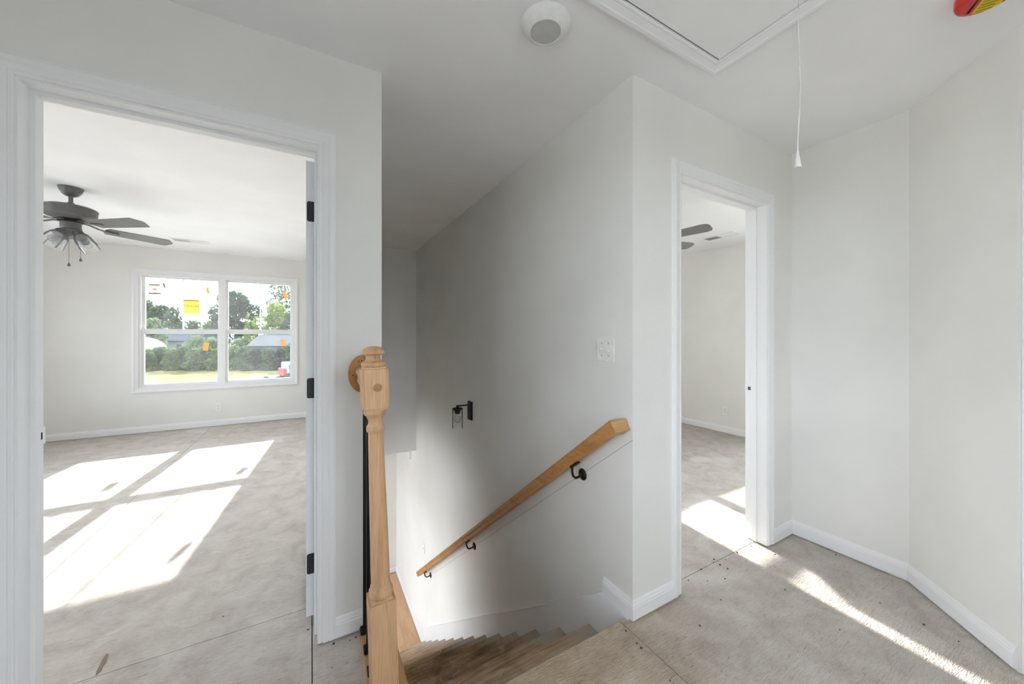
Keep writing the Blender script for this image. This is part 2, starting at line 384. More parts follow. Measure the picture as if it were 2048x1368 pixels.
# second bedroom
V0, V1, VZ0, VZ1 = 2.40, 3.608, 1.345, 2.27
U0, U1, UZ0, UZ1 = 1.46, 2.26, 0.12, 1.50
wall('wall_bedroom_window', [(XS + TH, U0, Y2, Y2+ET, -0.02, H), (U1, V0, Y2, Y2+ET, -0.02, H), (U0, U1, Y2, Y2+ET, -0.02, UZ0), (U0, U1, Y2, Y2+ET, UZ1, H),
     (V1, X2 + TH, Y2, Y2+ET, -0.02, H), (V0, V1, Y2, Y2+ET, -0.02, VZ0), (V0, V1, Y2, Y2+ET, VZ1, H)])
wall('wall_bedroom_far', [(X2, X2 + TH, YC, 0.85, -0.02, H), (X2, X2 + TH, 2.36, Y2 + ET, -0.02, H), (X2, X2 + TH, 0.85, 2.36, -0.02, 0.12), (X2, X2 + TH, 0.85, 2.36, 2.3, H)])
# lower room
LWX, LWY0, LWY1, LWZ0, LWZ1 = -1.5, 2.4, 6.0, ZL + 0.15, ZL + 2.05
wall('wall_lower_back', [(-1.62, XS + TH, YB, YB + 0.12, ZL, ZLC)])
wall('wall_lower_side', [(LWX - 0.12, LWX, 1.2, LWY0, ZL, ZLC), (LWX - 0.12, LWX, LWY1, YB, ZL, ZLC), (LWX - 0.12, LWX, LWY0, LWY1, ZL, LWZ0), (LWX - 0.12, LWX, LWY0, LWY1, LWZ1, ZLC)])
wall('wall_lower_front', [(-1.62, XS, 0.93, 1.04, ZL, -0.27)])

# ------------------------------------------------------------------ lower plank floor
bm = BM(); box(bm, -1.62, XS, 0.93, YB + 0.1, ZL - 0.15, ZL - 0.008); fl2 = struct(obj('floor_lower', bm, M['dark']))
pw, pl = 0.182, 1.22; k = 0
x = XS - 0.012
proto = {}
while x > -1.4:
    y = 3.9 - (0.43 * k) % pl
    while y < YB:
        a, b = max(y, 3.6), min(y + pl, YB - 0.012)
        if b - a > 0.1:
            bm = BM(); box(bm, x - pw + 0.0006, x - 0.0006, a + 0.0006, b - 0.0006, ZL - 0.008, ZL); obj('plank', bm, M['plank'], fl2)
        y += pl
    x -= pw; k += 1

# ------------------------------------------------------------------ trim: casings, jambs, baseboards
CP = [(0, 0), (0, .0075), (.003, .0100), (.010, .0105), (.013, .0085), (.017, .0105), (.034, .0135), (.039, .0165), (.052, .0170), (.056, .0145), (.061, .013), (.061, 0)]
def casing_set(root, P, s0, s1, z1, zb=0.0, z0=None, name='casing'):
    """P(s, z, d) -> place point; opening s0..s1, head z1; with z0 the frame closes at the bottom as well"""
    def side(fa, fb):
        bm = BM(); prism(bm, [P(*fa(w, t)) for w, t in CP], [P(*fb(w, t)) for w, t in CP]); obj(name, bm, M['trim'], root)
    lo = (lambda w: zb) if z0 is None else (lambda w: z0 - w)
    side(lambda w, t: (s0 - w, lo(w), t), lambda w, t: (s0 - w, z1 + w, t))
    side(lambda w, t: (s1 + w, lo(w), t), lambda w, t: (s1 + w, z1 + w, t))
    side(lambda w, t: (s0 - w, z1 + w, t), lambda w, t: (s1 + w, z1 + w, t))
    if z0 is not None: side(lambda w, t: (s0 - w, z0 - w, t), lambda w, t: (s1 + w, z0 - w, t))
def door_frame(name, d, y, label):
    root = bpy.data.objects.new(name, None); COL.objects.link(root); root.location = ((d[0]+d[1])/2, y, 0); struct(root, label)
    x0, x1, z1 = d; j = 0.018; y0, y1 = y - 0.002, y + TH + 0.002
    bm = BM(); box(bm, x0 - j, x0, y0, y1, 0.006, z1 + j); obj('jamb', bm, M['trim'], root)
    bm = BM(); box(bm, x1, x1 + j, y0, y1, 0.006, z1 + j); obj('jamb', bm, M['trim'], root)
    bm = BM(); box(bm, x0, x1, y0, y1, z1, z1 + j); obj('jamb_head', bm, M['trim'], root)
    sa, sb, st = y + 0.052, y + 0.079, 0.011
    for a, b in ((x0, x0 + st), (x1 - st, x1)):
        bm = BM(); box(bm, a, b, sa, sb, 0.008, z1); obj('stop', bm, M['trim'], root)
    bm = BM(); box(bm, x0 + st, x1 - st, sa, sb, z1 - st, z1); obj('stop', bm, M['trim'], root)
    casing_set(root, lambda s, z, t: (s, y - t, z), x0 - 0.006, x1 + 0.006, z1 + 0.008, 0.012)
    casing_set(root, lambda s, z, t: (s, y + TH + t, z), x0 - 0.006, x1 + 0.006, z1 + 0.008, 0.012)
    return root
dr1 = door_frame('door_1', D1, YL, 'white cased doorway with open slab into bedroom with window')
dr2 = door_frame('door_2', D2, YA, 'white cased doorway into second bedroom beside stair wall')
# strike plates
bm = BM(); box(bm, D1[0] - 0.0005, D1[0] + 0.0022, YL + 0.080, YL + TH + 0.006, 0.915, 0.972); sp = obj('strike_plate', bm, M['trim'], dr1)
bm = BM(); box(bm, D1[0] + 0.0022, D1[0] + 0.0028, YL + 0.086, YL + 0.106, 0.932, 0.955); obj('latch_hole', bm, M['dark'], sp)
bm = BM(); box(bm, D2[1] - 0.0022, D2[1] + 0.0005, YA + 0.080, YA + TH + 0.006, 0.915, 0.972); sp = obj('strike_plate', bm, M['trim'], dr2)
bm = BM(); box(bm, D2[1] - 0.0030, D2[1] - 0.0022, YA + 0.088, YA + 0.104, 0.934, 0.955); obj('latch_hole', bm, M['latch'], sp)
# open slab of the first door, seen on its hinge edge
HXd, HYd = 0.0185, YL + TH + 0.010
bm = BM(); box(bm, HXd - 0.0385, HXd - 0.0015, HYd, HYd + 0.762, 0.046, 2.036); slab = obj('door_slab', bm, M['door'], dr1)
for z in (0.275, 1.043, 1.816):
    bm = BM(); n = 6; hh = 0.044; pts = [(0.0185, -hh), (0.0185, hh)]
    for i in range(n + 1): a = R(90 + 90 * i / n); pts.append((-0.0105 + 0.008 * math.cos(a), hh - 0.008 + 0.008 * math.sin(a)))
    for i in range(n + 1): a = R(180 + 90 * i / n); pts.append((-0.0105 + 0.008 * math.cos(a), -hh + 0.008 + 0.008 * math.sin(a)))
    prism(bm, [(HXd - 0.0165 + px, HYd - 0.0018, z + pz) for px, pz in pts], [(HXd - 0.0165 + px, HYd + 0.0005, z + pz) for px, pz in pts])
    hg = obj('hinge', bm, M['hinge'], slab)
    bm = BM(); lathe(bm, [(0.0055, z - 0.044), (0.0055, z + 0.044)], 10, (HXd - 0.0005, HYd - 0.0085, 0)); obj('hinge_knuckle', bm, M['hinge'], dr1, True)
# casing at the frame's edge, on the side wall beyond the 45 degree wall
tr = bpy.data.objects.new('door_3', None); COL.objects.link(tr); tr.location = (XD, YD - 0.5, 0); struct(tr)
casing_set(tr, lambda s, z, t: (XD - t, s, z), YD - 0.95 + 0.01, YD - 0.072, 2.05, 0.012)

BP = [(0, .010), (.0135, .010), (.0135, .062), (.0115, .066), (.0115, .072), (.0085, .077), (.006, .086), (.003, .092), (0, .092)]
def baseboard(name, path, side=1, top=None):
    """path of plan points; the board stands proud on the left (side=1) or on the other hand of the path"""
    pts = [Vector((p[0], p[1])) for p in path]; bm = BM(); rings = []
    for i, p in enumerate(pts):
        ns = []
        for a, b in ((i-1, i), (i, i+1)):
            if a >= 0 and b < len(pts):
                d = (pts[b] - pts[a]).normalized(); ns.append(Vector((-d.y, d.x)) * side)
        m = sum(ns, Vector((0, 0))).normalized(); k = 1 / max(0.3, m.dot(ns[0]))
        rings.append([bm.verts.new((p.x + m.x * t * k, p.y + m.y * t * k, z)) for t, z in BP])
    n = len(BP)
    for k in range(len(rings) - 1):
        for i in range(n): bm.faces.new((rings[k][i], rings[k][(i+1) % n], rings[k+1][(i+1) % n], rings[k+1][i]))
    bm.faces.new(rings[0]); bm.faces.new(rings[-1][::-1])
    return struct(obj(name, bm, M['trim']))
baseboard('baseboard_left', [(D1[1] + 0.067, YL), (XL, YL)], -1)
baseboard('baseboard_center', [(D2[0] - 0.067, YA), (XS, YA), (XS, YA + 0.178)], 1)
baseboard('baseboard_right', [(D2[1] + 0.067, YA), (XR, YA), (XR, YC), (XD, YD)], -1)
baseboard('baseboard_bedroom', [(-3.5, YF), (XL - TH, YF)], -1)
baseboard('baseboard_bedroom_side', [(X2, 1.3), (X2, Y2)], 1)
b = baseboard('baseboard_lower', [(XS, 4.50), (XS, YB), (-0.5, YB)], 1); b.location.z += ZL

# ------------------------------------------------------------------ windows
def dh_window(name, x0, x1, z0, z1, y, label, units=2, detail=True, muntin=True):
    """double-hung units in an opening of a wall whose inner face is at y (outside is +y)"""
    root = bpy.data.objects.new(name, None); COL.objects.link(root); root.location = ((x0+x1)/2, y, z0); struct(root, label)
    if detail: casing_set(root, lambda s, z, t: (s, y - t, z), x0 + 0.008, x1 - 0.008, z1 - 0.008, 0, z0 + 0.008)
    bm = BM(); f = 0.028; ya, yb = y + 0.002, y + ET
    box(bm, x0, x0 + f, ya, yb, z0, z1); box(bm, x1 - f, x1, ya, yb, z0, z1); box(bm, x0 + f, x1 - f, ya, yb, z0, z0 + f); box(bm, x0 + f, x1 - f, ya, yb, z1 - f, z1)
    obj('frame', bm, M['trim'], root)
    mid = (x0 + x1) / 2; spans = [(x0 + f, x1 - f)]
    if units == 2:
        bm = BM(); box(bm, mid - 0.033, mid + 0.033, ya, yb, z0 + f, z1 - f); obj('mullion', bm, M['trim'], root)
        spans = [(x0 + f, mid - 0.033), (mid + 0.033, x1 - f)]
    zm = z0 + (z1 - z0) * 0.496
    for a, b in spans:
        for up in (False, True):
            yy = y + (0.062 if up else 0.030); w = 0.026; d = 0.028
            lo, hi = (zm - 0.030, z1 - f) if up else (z0 + f, zm + 0.033)
            bm = BM(); box(bm, a, a + w, yy, yy + d, lo, hi); box(bm, b - w, b, yy, yy + d, lo, hi)
            box(bm, a + w, b - w, yy, yy + d, lo, lo + (0.062 if up else 0.03)); box(bm, a + w, b - w, yy, yy + d, hi - (0.026 if up else 0.068), hi)
            sh = obj('sash', bm, M['trim'], root)
            bm = BM(); box(bm, a + w - .004, b - w + .004, yy + 0.012, yy + 0.016, lo + 0.026, hi - 0.022); obj('pane', bm, M['pane'], sh)
            if up and muntin:
                c = (a + b) / 2; bm = BM(); box(bm, c - 0.009, c + 0.009, yy + 0.0105, yy + 0.0175, lo + 0.03, hi - 0.02); obj('muntin', bm, M['vinyl'], sh)
            if not up and detail:
                for q in (0.28, 0.72):
                    c = a + (b - a) * q; bm = BM(); box(bm, c - 0.022, c + 0.022, yy + 0.002, yy + 0.022, hi, hi + 0.009); box(bm, c - 0.006, c + 0.028, yy + 0.006, yy + 0.016, hi + 0.009, hi + 0.016)
                    obj('sash_lock', bm, M['plastic'], sh)
    return root
dh_window('window_1', WX0, WX1, WZ0, WZ1, YF, 'white double window with four sashes in bedroom wall')
W2 = bpy.data.objects.new('window_2', None); COL.objects.link(W2); W2.location = (V0, Y2, VZ0); struct(W2)
for a_, b_ in ((V0, 3.0), (3.0, V1)):
    bm = BM(); f = 0.054; y_, e_ = Y2 + 0.03, Y2 + 0.10
    box(bm, a_, a_ + f, y_, e_, VZ0, VZ1); box(bm, b_ - f, b_, y_, e_, VZ0, VZ1); box(bm, a_ + f, b_ - f, y_, e_, VZ0, VZ0 + 0.04); box(bm, a_ + f, b_ - f, y_, e_, VZ1 - 0.04, VZ1)
    fr_ = obj('sash', bm, M['trim'], W2); bm = BM(); box(bm, a_ + f, b_ - f, Y2 + 0.076, Y2 + 0.080, VZ0 + 0.04, VZ1 - 0.04); obj('pane', bm, M['pane'], fr_)
def side_window(name, boxes, mat='pane'):  # windows out of view, added to bring daylight indoors
    root = bpy.data.objects.new(name, None); COL.objects.link(root); struct(root); root.location = Vector(boxes[0][::2])
    for b in boxes[:-1]:
        bm = BM(); box(bm, *b); obj('frame', bm, M['trim'], root)
    bm = BM(); box(bm, *boxes[-1]); obj('pane', bm, M[mat], root)
side_window('added_window_3', [(-3.58, -3.54, 2.3, 2.35, BSZ0, BSZ1), (-3.58, -3.54, 5.85, 5.9, BSZ0, BSZ1), (-3.58, -3.54, 2.35, 5.85, BSZ0, BSZ0+.05), (-3.58, -3.54, 2.35, 5.85, BSZ1-.05, BSZ1), (-3.564, -3.558, 2.35, 5.85, BSZ0+.05, BSZ1-.05)])  # unseen, added in the side wall to brighten the first bedroom
side_window('added_window_8', [(U0, U0+.04, Y2+.04, Y2+.08, UZ0, UZ1), (U1-.04, U1, Y2+.04, Y2+.08, UZ0, UZ1), (U0+.04, U1-.04, Y2+.04, Y2+.08, UZ0, UZ0+.04), (U0+.04, U1-.04, Y2+.04, Y2+.08, UZ1-.04, UZ1), (U0+.04, U1-.04, Y2+.057, Y2+.063, UZ0+.04, UZ1-.04)])  # unseen low window, added to brighten the second bedroom
side_window('added_window_9', [(X2+.04, X2+.08, .85, .9, .12, 2.3), (X2+.04, X2+.08, 2.31, 2.36, .12, 2.3), (X2+.04, X2+.08, .9, 2.31, .12, .17), (X2+.04, X2+.08, .9, 2.31, 2.25, 2.3), (X2+.057, X2+.063, .9, 2.31, .17, 2.25)])  # added out of view in the far wall, more light for the second bedroom
side_window('added_window_4', [(BWX0, BWX0+.05, YBK - 0.08, YBK - 0.04, BWZ0, BWZ1), (BWX1-.05, BWX1, YBK - 0.08, YBK - 0.04, BWZ0, BWZ1), (BWX0+.05, BWX1-.05, YBK - 0.08, YBK - 0.04, BWZ0, BWZ0+.05), (BWX0+.05, BWX1-.05, YBK - 0.08, YBK - 0.04, BWZ1-.05, BWZ1), (BWX0+.05, BWX1-.05, YBK - 0.063, YBK - 0.057, BWZ0+.05, BWZ1-.05)])  # unseen back window, added to light the hall
side_window('added_window_7', [(-1.16, -1.12, HWY0, HWY0+.05, HWZ0, HWZ1), (-1.16, -1.12, HWY1-.05, HWY1, HWZ0, HWZ1), (-1.16, -1.12, HWY0+.05, HWY1-.05, HWZ0, HWZ0+.05), (-1.16, -1.12, HWY0+.05, HWY1-.05, HWZ1-.05, HWZ1), (-1.143, -1.137, HWY0+.05, HWY1-.05, HWZ0+.05, HWZ1-.05)])  # added outside the frame, lights the hall from the left
side_window('added_window_5', [(4.24, 4.28, -1.9, -1.85, 0.7, 2.1), (4.24, 4.28, 0.25, 0.3, 0.7, 2.1), (4.24, 4.28, -1.85, 0.25, 0.7, 0.75), (4.24, 4.28, -1.85, 0.25, 2.05, 2.1), (4.257, 4.263, -1.85, 0.25, 0.75, 2.05)])  # added in the unseen side room, its light reaches the hall by the doorway
side_window('added_window_6', [(LWX-.08, LWX-.04, LWY0, LWY0+.05, LWZ0, LWZ1), (LWX-.08, LWX-.04, LWY1-.05, LWY1, LWZ0, LWZ1), (LWX-.08, LWX-.04, LWY0+.05, LWY1-.05, LWZ0, LWZ0+.05), (LWX-.08, LWX-.04, LWY0+.05, LWY1-.05, LWZ1-.05, LWZ1), (LWX-.063, LWX-.057, LWY0+.05, LWY1-.05, LWZ0+.05, LWZ1-.05)])  # unseen, added and sized to light the stair foot
portal('portal_bedroom', ((WX0+WX1)/2, YF + ET + 0.01, (WZ0+WZ1)/2), (R(-90), 0, 0), WX1-WX0, WZ1-WZ0)
portal('portal_bedroom_two', ((V0+V1)/2, Y2 + ET + 0.01, (VZ0+VZ1)/2), (R(-90), 0, 0), V1-V0, VZ1-VZ0)
portal('portal_bedroom_low', ((U0+U1)/2, Y2 + ET + 0.01, (UZ0+UZ1)/2), (R(-90), 0, 0), U1-U0, UZ1-UZ0)
portal('portal_bedroom_far', (X2 + TH + 0.01, 1.605, 1.21), (0, R(90), 0), 2.18, 1.51)
portal('portal_side', (-3.63, 4.1, (BSZ0+BSZ1)/2), (0, R(-90), 0), BSZ1-BSZ0, 3.6)
portal('portal_hall', ((BWX0+BWX1)/2, YBK - 0.13, (BWZ0+BWZ1)/2), (R(90), 0, 0), BWX1-BWX0, BWZ1-BWZ0)
portal('portal_west', (-1.21, (HWY0+HWY1)/2, (HWZ0+HWZ1)/2), (0, R(-90), 0), HWZ1-HWZ0, HWY1-HWY0)
portal('portal_east', (4.33, -0.8, 1.4), (0, R(90), 0), 1.4, 2.2)
portal('portal_lower', (LWX - 0.13, (LWY0+LWY1)/2, (LWZ0+LWZ1)/2), (0, R(-90), 0), LWZ1-LWZ0, LWY1-LWY0)

# ------------------------------------------------------------------ staircase
st = thing('staircase', (0.77, Y0, ZL), 'dusty wooden staircase going down between white skirt and railing', 'staircase')
XT0, XT1 = 0.298, XS - 0.019
for k in range(1, 14):
    y1 = Y0 + k * RUN; y0 = y1 - RUN - 0.027; z = -k * RISE
    bm = BM(); n = 6; prof = [(y0 - 0.02, z - 0.027), (y0 - 0.02, z), (y1 - 0.012, z)]
    for i in range(1, n): a = R(90 - 180 * i / n); prof.append((y1 - 0.012 + 0.012 * math.cos(a), z - 0.0135 + 0.0135 * math.sin(a)))
    prof.append((y1 - 0.012, z - 0.027))
    prism(bm, [(XT0, a, b) for a, b in prof], [(XT1, a, b) for a, b in prof])
    obj('tread', bm, M['tread_new'] if k in (1, 2) else M['tread_light'] if k > 7 else M['tread'], st)
for k in range(0, 14):
    y1 = Y0 + k * RUN - 0.027; z1 = -k * RISE - (0.026 if k == 0 else 0.027)
    bm = BM(); box(bm, XT0, XT1, y1 - 0.018, y1, -(k+1) * RISE + 0.0005, z1); obj('riser', bm, M['riser'], st)
# white skirt board against the stair wall
def sk(y): return 0.020 - 0.768 * (y - 1.318)
bm = BM(); P = [(YA + 0.02, -0.62), (YA + 0.02, 0.0), (1.300, 0.0), (1.318, 0.016), (4.50, sk(4.50)), (4.50, ZL + 0.001), (4.2, ZL + 0.001)]
P = [(Y0 - 0.012, -0.45), (Y0 - 0.012, 0.0085), (1.325, 0.0085), (4.50, sk(4.50)), (4.50, ZL + 0.001), (4.30, ZL + 0.001)]
prism(bm, [(XS - 0.0185, a, b) for a, b in P], [(XS - 0.0002, a, b) for a, b in P]); obj('skirt_board', bm, M['trim'], st)
bm = BM(); prism(bm, [(XS - 0.0245, 1.325, 0.0095), (XS - 0.0245, 4.50, sk(4.50) + .001), (XS - 0.0245, 4.50, sk(4.50) - .007), (XS - 0.0245, 1.325, 0.0015)],
                 [(XS - 0.0002, 1.325, 0.0115), (XS - 0.0002, 4.50, sk(4.50) + .003), (XS - 0.0002, 4.50, sk(4.50) - .005), (XS - 0.0002, 1.325, 0.0035)])
obj('skirt_cap', bm, M['trim'], st)
# pencil layout line on the stair wall
bm = BM(); a, b = (1.131, 0.806), (4.10, 0.806 - 0.7766 * 2.969)
prism(bm, [(XS - 0.0004, a[0], a[1] - .0011), (XS - 0.0004, a[0], a[1] + .0011), (XS + 0.001, a[0], a[1] + .0011), (XS + 0.001, a[0], a[1] - .0011)],
          [(XS - 0.0004, b[0], b[1] - .0011), (XS - 0.0004, b[0], b[1] + .0011), (XS + 0.001, b[0], b[1] + .0011), (XS + 0.001, b[0], b[1] - .0011)])
obj('pencil_line', bm, M['pencil'], bpy.data.objects['wall_stair'])

# ------------------------------------------------------------------ wall handrail
HR = [(-.022, -.030), (.022, -.030), (.024, -.022), (.021, -.014), (.0205, -.004), (.027, .004), (.029, .012), (.026, .022), (.015, .029), (0, .031), (-.015, .029), (-.026, .022), (-.029, .012), (-.027, .004), (-.0205, -.004), (-.021, -.014), (-.024, -.022)]
xr = XS - 0.076
ra, rb = Vector((xr, 1.175, 0.862)), Vector((xr, 4.50, -1.712))
hr = thing('handrail', (XS, 2.8, -0.9), 'orange oak handrail sloping down the grey stair wall on black brackets', 'handrail')
d = (rb - ra).normalized(); up = Vector((1,0,0)).cross(d).normalized(); up = up if up.z > 0 else -up
# sloped rail, mitred where the return turns to the wall
bm = BM(); A, B = [], []
for s, u in HR:
    A.append(ra + Vector((s, 0, 0)) + up * u + d * (s)); B.append(rb + Vector((s, 0, 0)) + up * u)
prism(bm, A, B); obj('rail', bm, M['oak_rail'], hr, True, 35)
bm = BM(); A2, B2 = [], []
for s, u in HR:
    A2.append(ra + Vector((s, 0, 0)) + up * u + d * s); B2.append(Vector((XS - 0.006, 0, 0)) + Vector((0, (ra + up * u + d * s).y, (ra + up * u + d * s).z)))
prism(bm, A2, B2); obj('rail_return', bm, M['oak_end'], hr, True, 35)
def rail_z(y): return ra.z + (rb.z - ra.z) / (rb.y - ra.y) * (y - ra.y)
for y in (1.466, 2.907, 4.225):
    zc = rail_z(y) - 0.096
    bm = BM(); mx = Matrix.Rotation(R(-90), 4, 'Y'); lathe(bm, [(0.030, 0.0), (0.031, 0.004), (0.026, 0.009), (0.012, 0.012)], 20, (XS, y, zc), mx); br = obj('bracket', bm, M['bronze'], hr, True)
    pts = [(XS - 0.008, y, zc), (XS - 0.028, y, zc - 0.008), (XS - 0.050, y, zc - 0.010), (XS - 0.066, y, zc + 0.004), (xr, y - 0.004, zc + 0.030), (xr, y - 0.006, rail_z(y) - 0.040)]
    bm = BM(); tube(bm, pts, 0.0065, 10); obj('arm', bm, M['bronze'], br, True)
    bm = BM(); c = Vector((xr, y - 0.006, rail_z(y - 0.006))) - up * 0.0345
    sweep(bm, [c - d * 0.032, c + d * 0.032], [(-.013, -.004), (.013, -.004), (.011, .0045), (-.011, .0045)]); obj('saddle', bm, M['bronze'], br)

# ------------------------------------------------------------------ guard railing: leaning newel, short rail, rosette, iron balusters, oak board
gr = thing('stair_railing', (0.225, 1.42, 0), 'oak newel post and short railing with black balusters at stair head', 'railing')
bm = BM(); box(bm, 0.178, 0.305, Y0 + 0.002, YL - 0.014, 0.0, 0.019); bevel(bm, 0.004, 2); obj('landing_board', bm, M['oak_board'], gr)
NC = Vector((0.2175, 1.270, 0)); lean = Matrix.Translation(NC) @ Matrix.Rotation(R(-1.75), 4, 'Y') @ Matrix.Translation((0, 0, 0))
hw = 0.0413
def place(bm, sh=(0, 0, 0)):
    for v in bm.verts: v.co = lean @ v.co
bm = BM(); box(bm, -hw, hw, -hw, hw, 0.018, 0.405); bmesh.ops.bevel(bm, geom=[e for e in bm.edges if all(v.co.z > 0.3 for v in e.verts)], offset=0.011, segments=3, affect='EDGES'); place(bm); nw = obj('newel_post', bm, M['oak'], gr)
bm = BM(); prof = [(0.030, 0.395), (0.0385, 0.403), (0.0395, 0.412), (0.038, 0.421), (0.034, 0.427), (0.0335, 0.433), (0.0300, 0.444), (0.0300, 0.50), (0.0290, 0.60), (0.0272, 0.72), (0.0250, 0.86), (0.0238, 0.945), (0.0245, 0.951),
     (0.0280, 0.955), (0.0292, 0.963), (0.0280, 0.972), (0.0235, 0.977), (0.0225, 0.985), (0.0235, 0.995), (0.0285, 1.006), (0.0345, 1.011), (0.0368, 1.017), (0.0365, 1.023), (0.032, 1.030)]
lathe(bm, prof, 28); place(bm); obj('turned_shaft', bm, M['oak'], nw, True, 50)
bm = BM(); box(bm, -hw, hw, -hw, hw, 1.027, 1.170); bmesh.ops.bevel(bm, geom=list(bm.edges), offset=0.0075, segments=3, affect='EDGES'); place(bm); nb = obj('newel_block', bm, M['oak'], nw)
bm = BM(); lathe(bm, [(0.030, 1.165), (0.0375, 1.170), (0.0392, 1.177), (0.0375, 1.184), (0.030, 1.187), (0.0245, 1.192), (0.0225, 1.199), (0.0240, 1.206), (0.0300, 1.210), (0.0365, 1.212), (0.0372, 1.216), (0.0345, 1.223), (0.027, 1.231), (0.016, 1.236), (0.004, 1.238)], 28); place(bm); obj('newel_cap', bm, M['oak'], nw, True, 50)
bm = BM(); lathe(bm, [(0.0135, 0.0), (0.0135, 0.0012)], 20, (0.004, -hw - 0.0008, 1.103), Matrix.Rotation(R(90), 4, 'X')); place(bm); obj('dowel_plug', bm, M['plug'], nw)
top = lean @ Vector((0, hw, 1.105))
bm = BM(); sweep(bm, [(top.x, top.y - 0.004, top.z), (0.192, YL - 0.016, 1.108)], HR); obj('rail', bm, M['oak'], gr, True, 35)
bm = BM(); ros = []
for i in range(28): a = 2 * math.pi * i / 28; ros.append((0.058 * math.cos(a), 0.082 * math.sin(a)))
prism(bm, [(0.195 + a, YL - 0.0005, 1.108 + b) for a, b in ros], [(0.195 + a * .97, YL - 0.017, 1.108 + b * .975) for a, b in ros]); rs = obj('rosette', bm, M['oak_rail'], gr)
for a, b in ((-0.040, -0.004), (-0.018, 0.055), (0.02, -0.06), (-0.006, 0.058)):
    bm = BM(); lathe(bm, [(0.0026, 0), (0.0026, 0.0006)], 8, (0.195 + a, YL - 0.0169, 1.108 + b), Matrix.Rotation(R(90), 4, 'X')); obj('screw_hole', bm, M['dark'], rs)
for y in (1.625, 1.520, 1.415):
    bm = BM(); box(bm, 0.197 - 0.0064, 0.197 + 0.0064, y - 0.0064, y + 0.0064, 0.019, 1.078); bl = obj('baluster', bm, M['black'], gr)
    bm = BM(); box(bm, 0.197 - 0.017, 0.197 + 0.017, y - 0.017, y + 0.017, 0.0192, 0.040); bevel(bm, 0.005, 2); obj('shoe', bm, M['black'], bl)

# ------------------------------------------------------------------ attic hatch with pull cord
hc = thing('attic_hatch', ((HX0+HX1)/2, (HY0+HY1)/2, H), 'white attic hatch in ceiling with moulded trim and pull cord', 'hatch')
g = 0.0035
bm = BM(); box(bm, HX0 + g, HX1 - g, HY0 + g, HY1 - g * 1.6, H - 0.004, H + 0.012); obj('hatch_panel', bm, M['ceiling'], hc)
bm = BM()
for b_ in ((HX0 - 0.02, HX0, HY0 - 0.02, HY1 + 0.02, H + 0.0005, H + 0.12), (HX1, HX1 + 0.02, HY0 - 0.02, HY1 + 0.02, H + 0.0005, H + 0.12), (HX0, HX1, HY0 - 0.02, HY0, H + 0.0005, H + 0.12), (HX0, HX1, HY1, HY1 + 0.02, H + 0.0005, H + 0.12), (HX0 - .02, HX1 + .02, HY0 - .02, HY1 + .02, H + 0.12, H + 0.15)): box(bm, *b_)
obj('hatch_box', bm, M['dark'], hc)  # unseen box, added to keep sky light out of the hatch gap
casing_set(hc, lambda s, z, t: (s, z, H - t), HX0 - 0.001, HX1 + 0.001, HY1 + 0.001, 0, HY0 - 0.001, 'hatch_trim')
u = (1600 - 1024) / F_PX; cx, cy = (0.4893 + 0.8721 * u) * 1.176, (0.8721 - 0.4893 * u) * 1.176
pts = [(cx - 0.006 + 0.004 * math.sin(i * 0.9), cy + 0.003 * math.sin(i * 0.7), H - 0.004 - i * (0.56 / 12)) for i in range(13)]
bm = BM(); tube(bm, pts, 0.0021, 6); cd = obj('pull_cord', bm, M['cord'], hc, True)
e = Vector(pts[-1]); bm = BM(); lathe(bm, [(0.0035, 0.0), (0.004, -0.012), (0.0062, -0.022), (0.0085, -0.038), (0.0105, -0.050), (0.0095, -0.053)], 12, tuple(e)); obj('cord_bell', bm, M['cord'], cd, True)

# ------------------------------------------------------------------ ceiling disc light
dl = thing('ceiling_light', (0.765, 1.107, H), 'round white flush ceiling light with grey lens, switched off', 'light')
bm = BM(); lathe(bm, [(0.092, 0.0), (0.0925, -0.004), (0.090, -0.009), (0.075, -0.022), (0.060, -0.033), (0.057, -0.034), (0.0565, -0.028)], 40, (0.765, 1.107, H), None, False); obj('light_trim', bm, M['light_trim'], dl, True, 60)
bm = BM(); lathe(bm, [(0.0568, -0.020), (0.0568, -0.0305), (0.048, -0.0315)], 32, (0.765, 1.107, H)); obj('light_lens', bm, M['light_lens'], dl, True, 60)

# ------------------------------------------------------------------ smoke alarm under a red cover
SA = Vector((1.960, 0.263, H))
sa = thing('smoke_alarm', SA, 'smoke alarm on ceiling under red dust cover with yellow label', 'alarm')
bm = BM(); lathe(bm, [(0.066, 0.0), (0.067, -0.012), (0.064, -0.016)], 32, SA); obj('alarm_base', bm, M['plastic'], sa, True)
bm = BM(); lathe(bm, [(0.068, -0.010), (0.0725, -0.020), (0.073, -0.038), (0.070, -0.047), (0.060, -0.051), (0.010, -0.052)], 36, SA); cv = obj('dust_cover', bm, M['red'], sa, True, 60)
ang = math.atan2(SA.y, SA.x) + R(24)
def onsa(a, b, z): return (SA.x + a * math.cos(ang) - b * math.sin(ang), SA.y + a * math.sin(ang) + b * math.cos(ang), H + z)
bm = BM(); q = [(-0.055, -0.045), (0.042, -0.045), (0.053, -0.02), (0.055, 0.006), (0.053, 0.016), (-0.055, 0.016)]
prism(bm, [onsa(a, b, -0.0518) for a, b in q], [onsa(a, b, -0.0528) for a, b in q]); lb = obj('warning_label', bm, M['yellow'], cv)
for i in range(7):
    bm = BM(); a = 0.044 - i * 0.014; prism(bm, [onsa(a, -0.030, -0.0526), onsa(a + .004, -0.030, -0.0526), onsa(a + .004, 0.008, -0.0526), onsa(a, 0.008, -0.0526)], [onsa(a, -0.030, -0.0531), onsa(a + .004, -0.030, -0.0531), onsa(a + .004, 0.008, -0.0531), onsa(a, 0.008, -0.0531)]); obj('print_line', bm, M['ink'], lb)
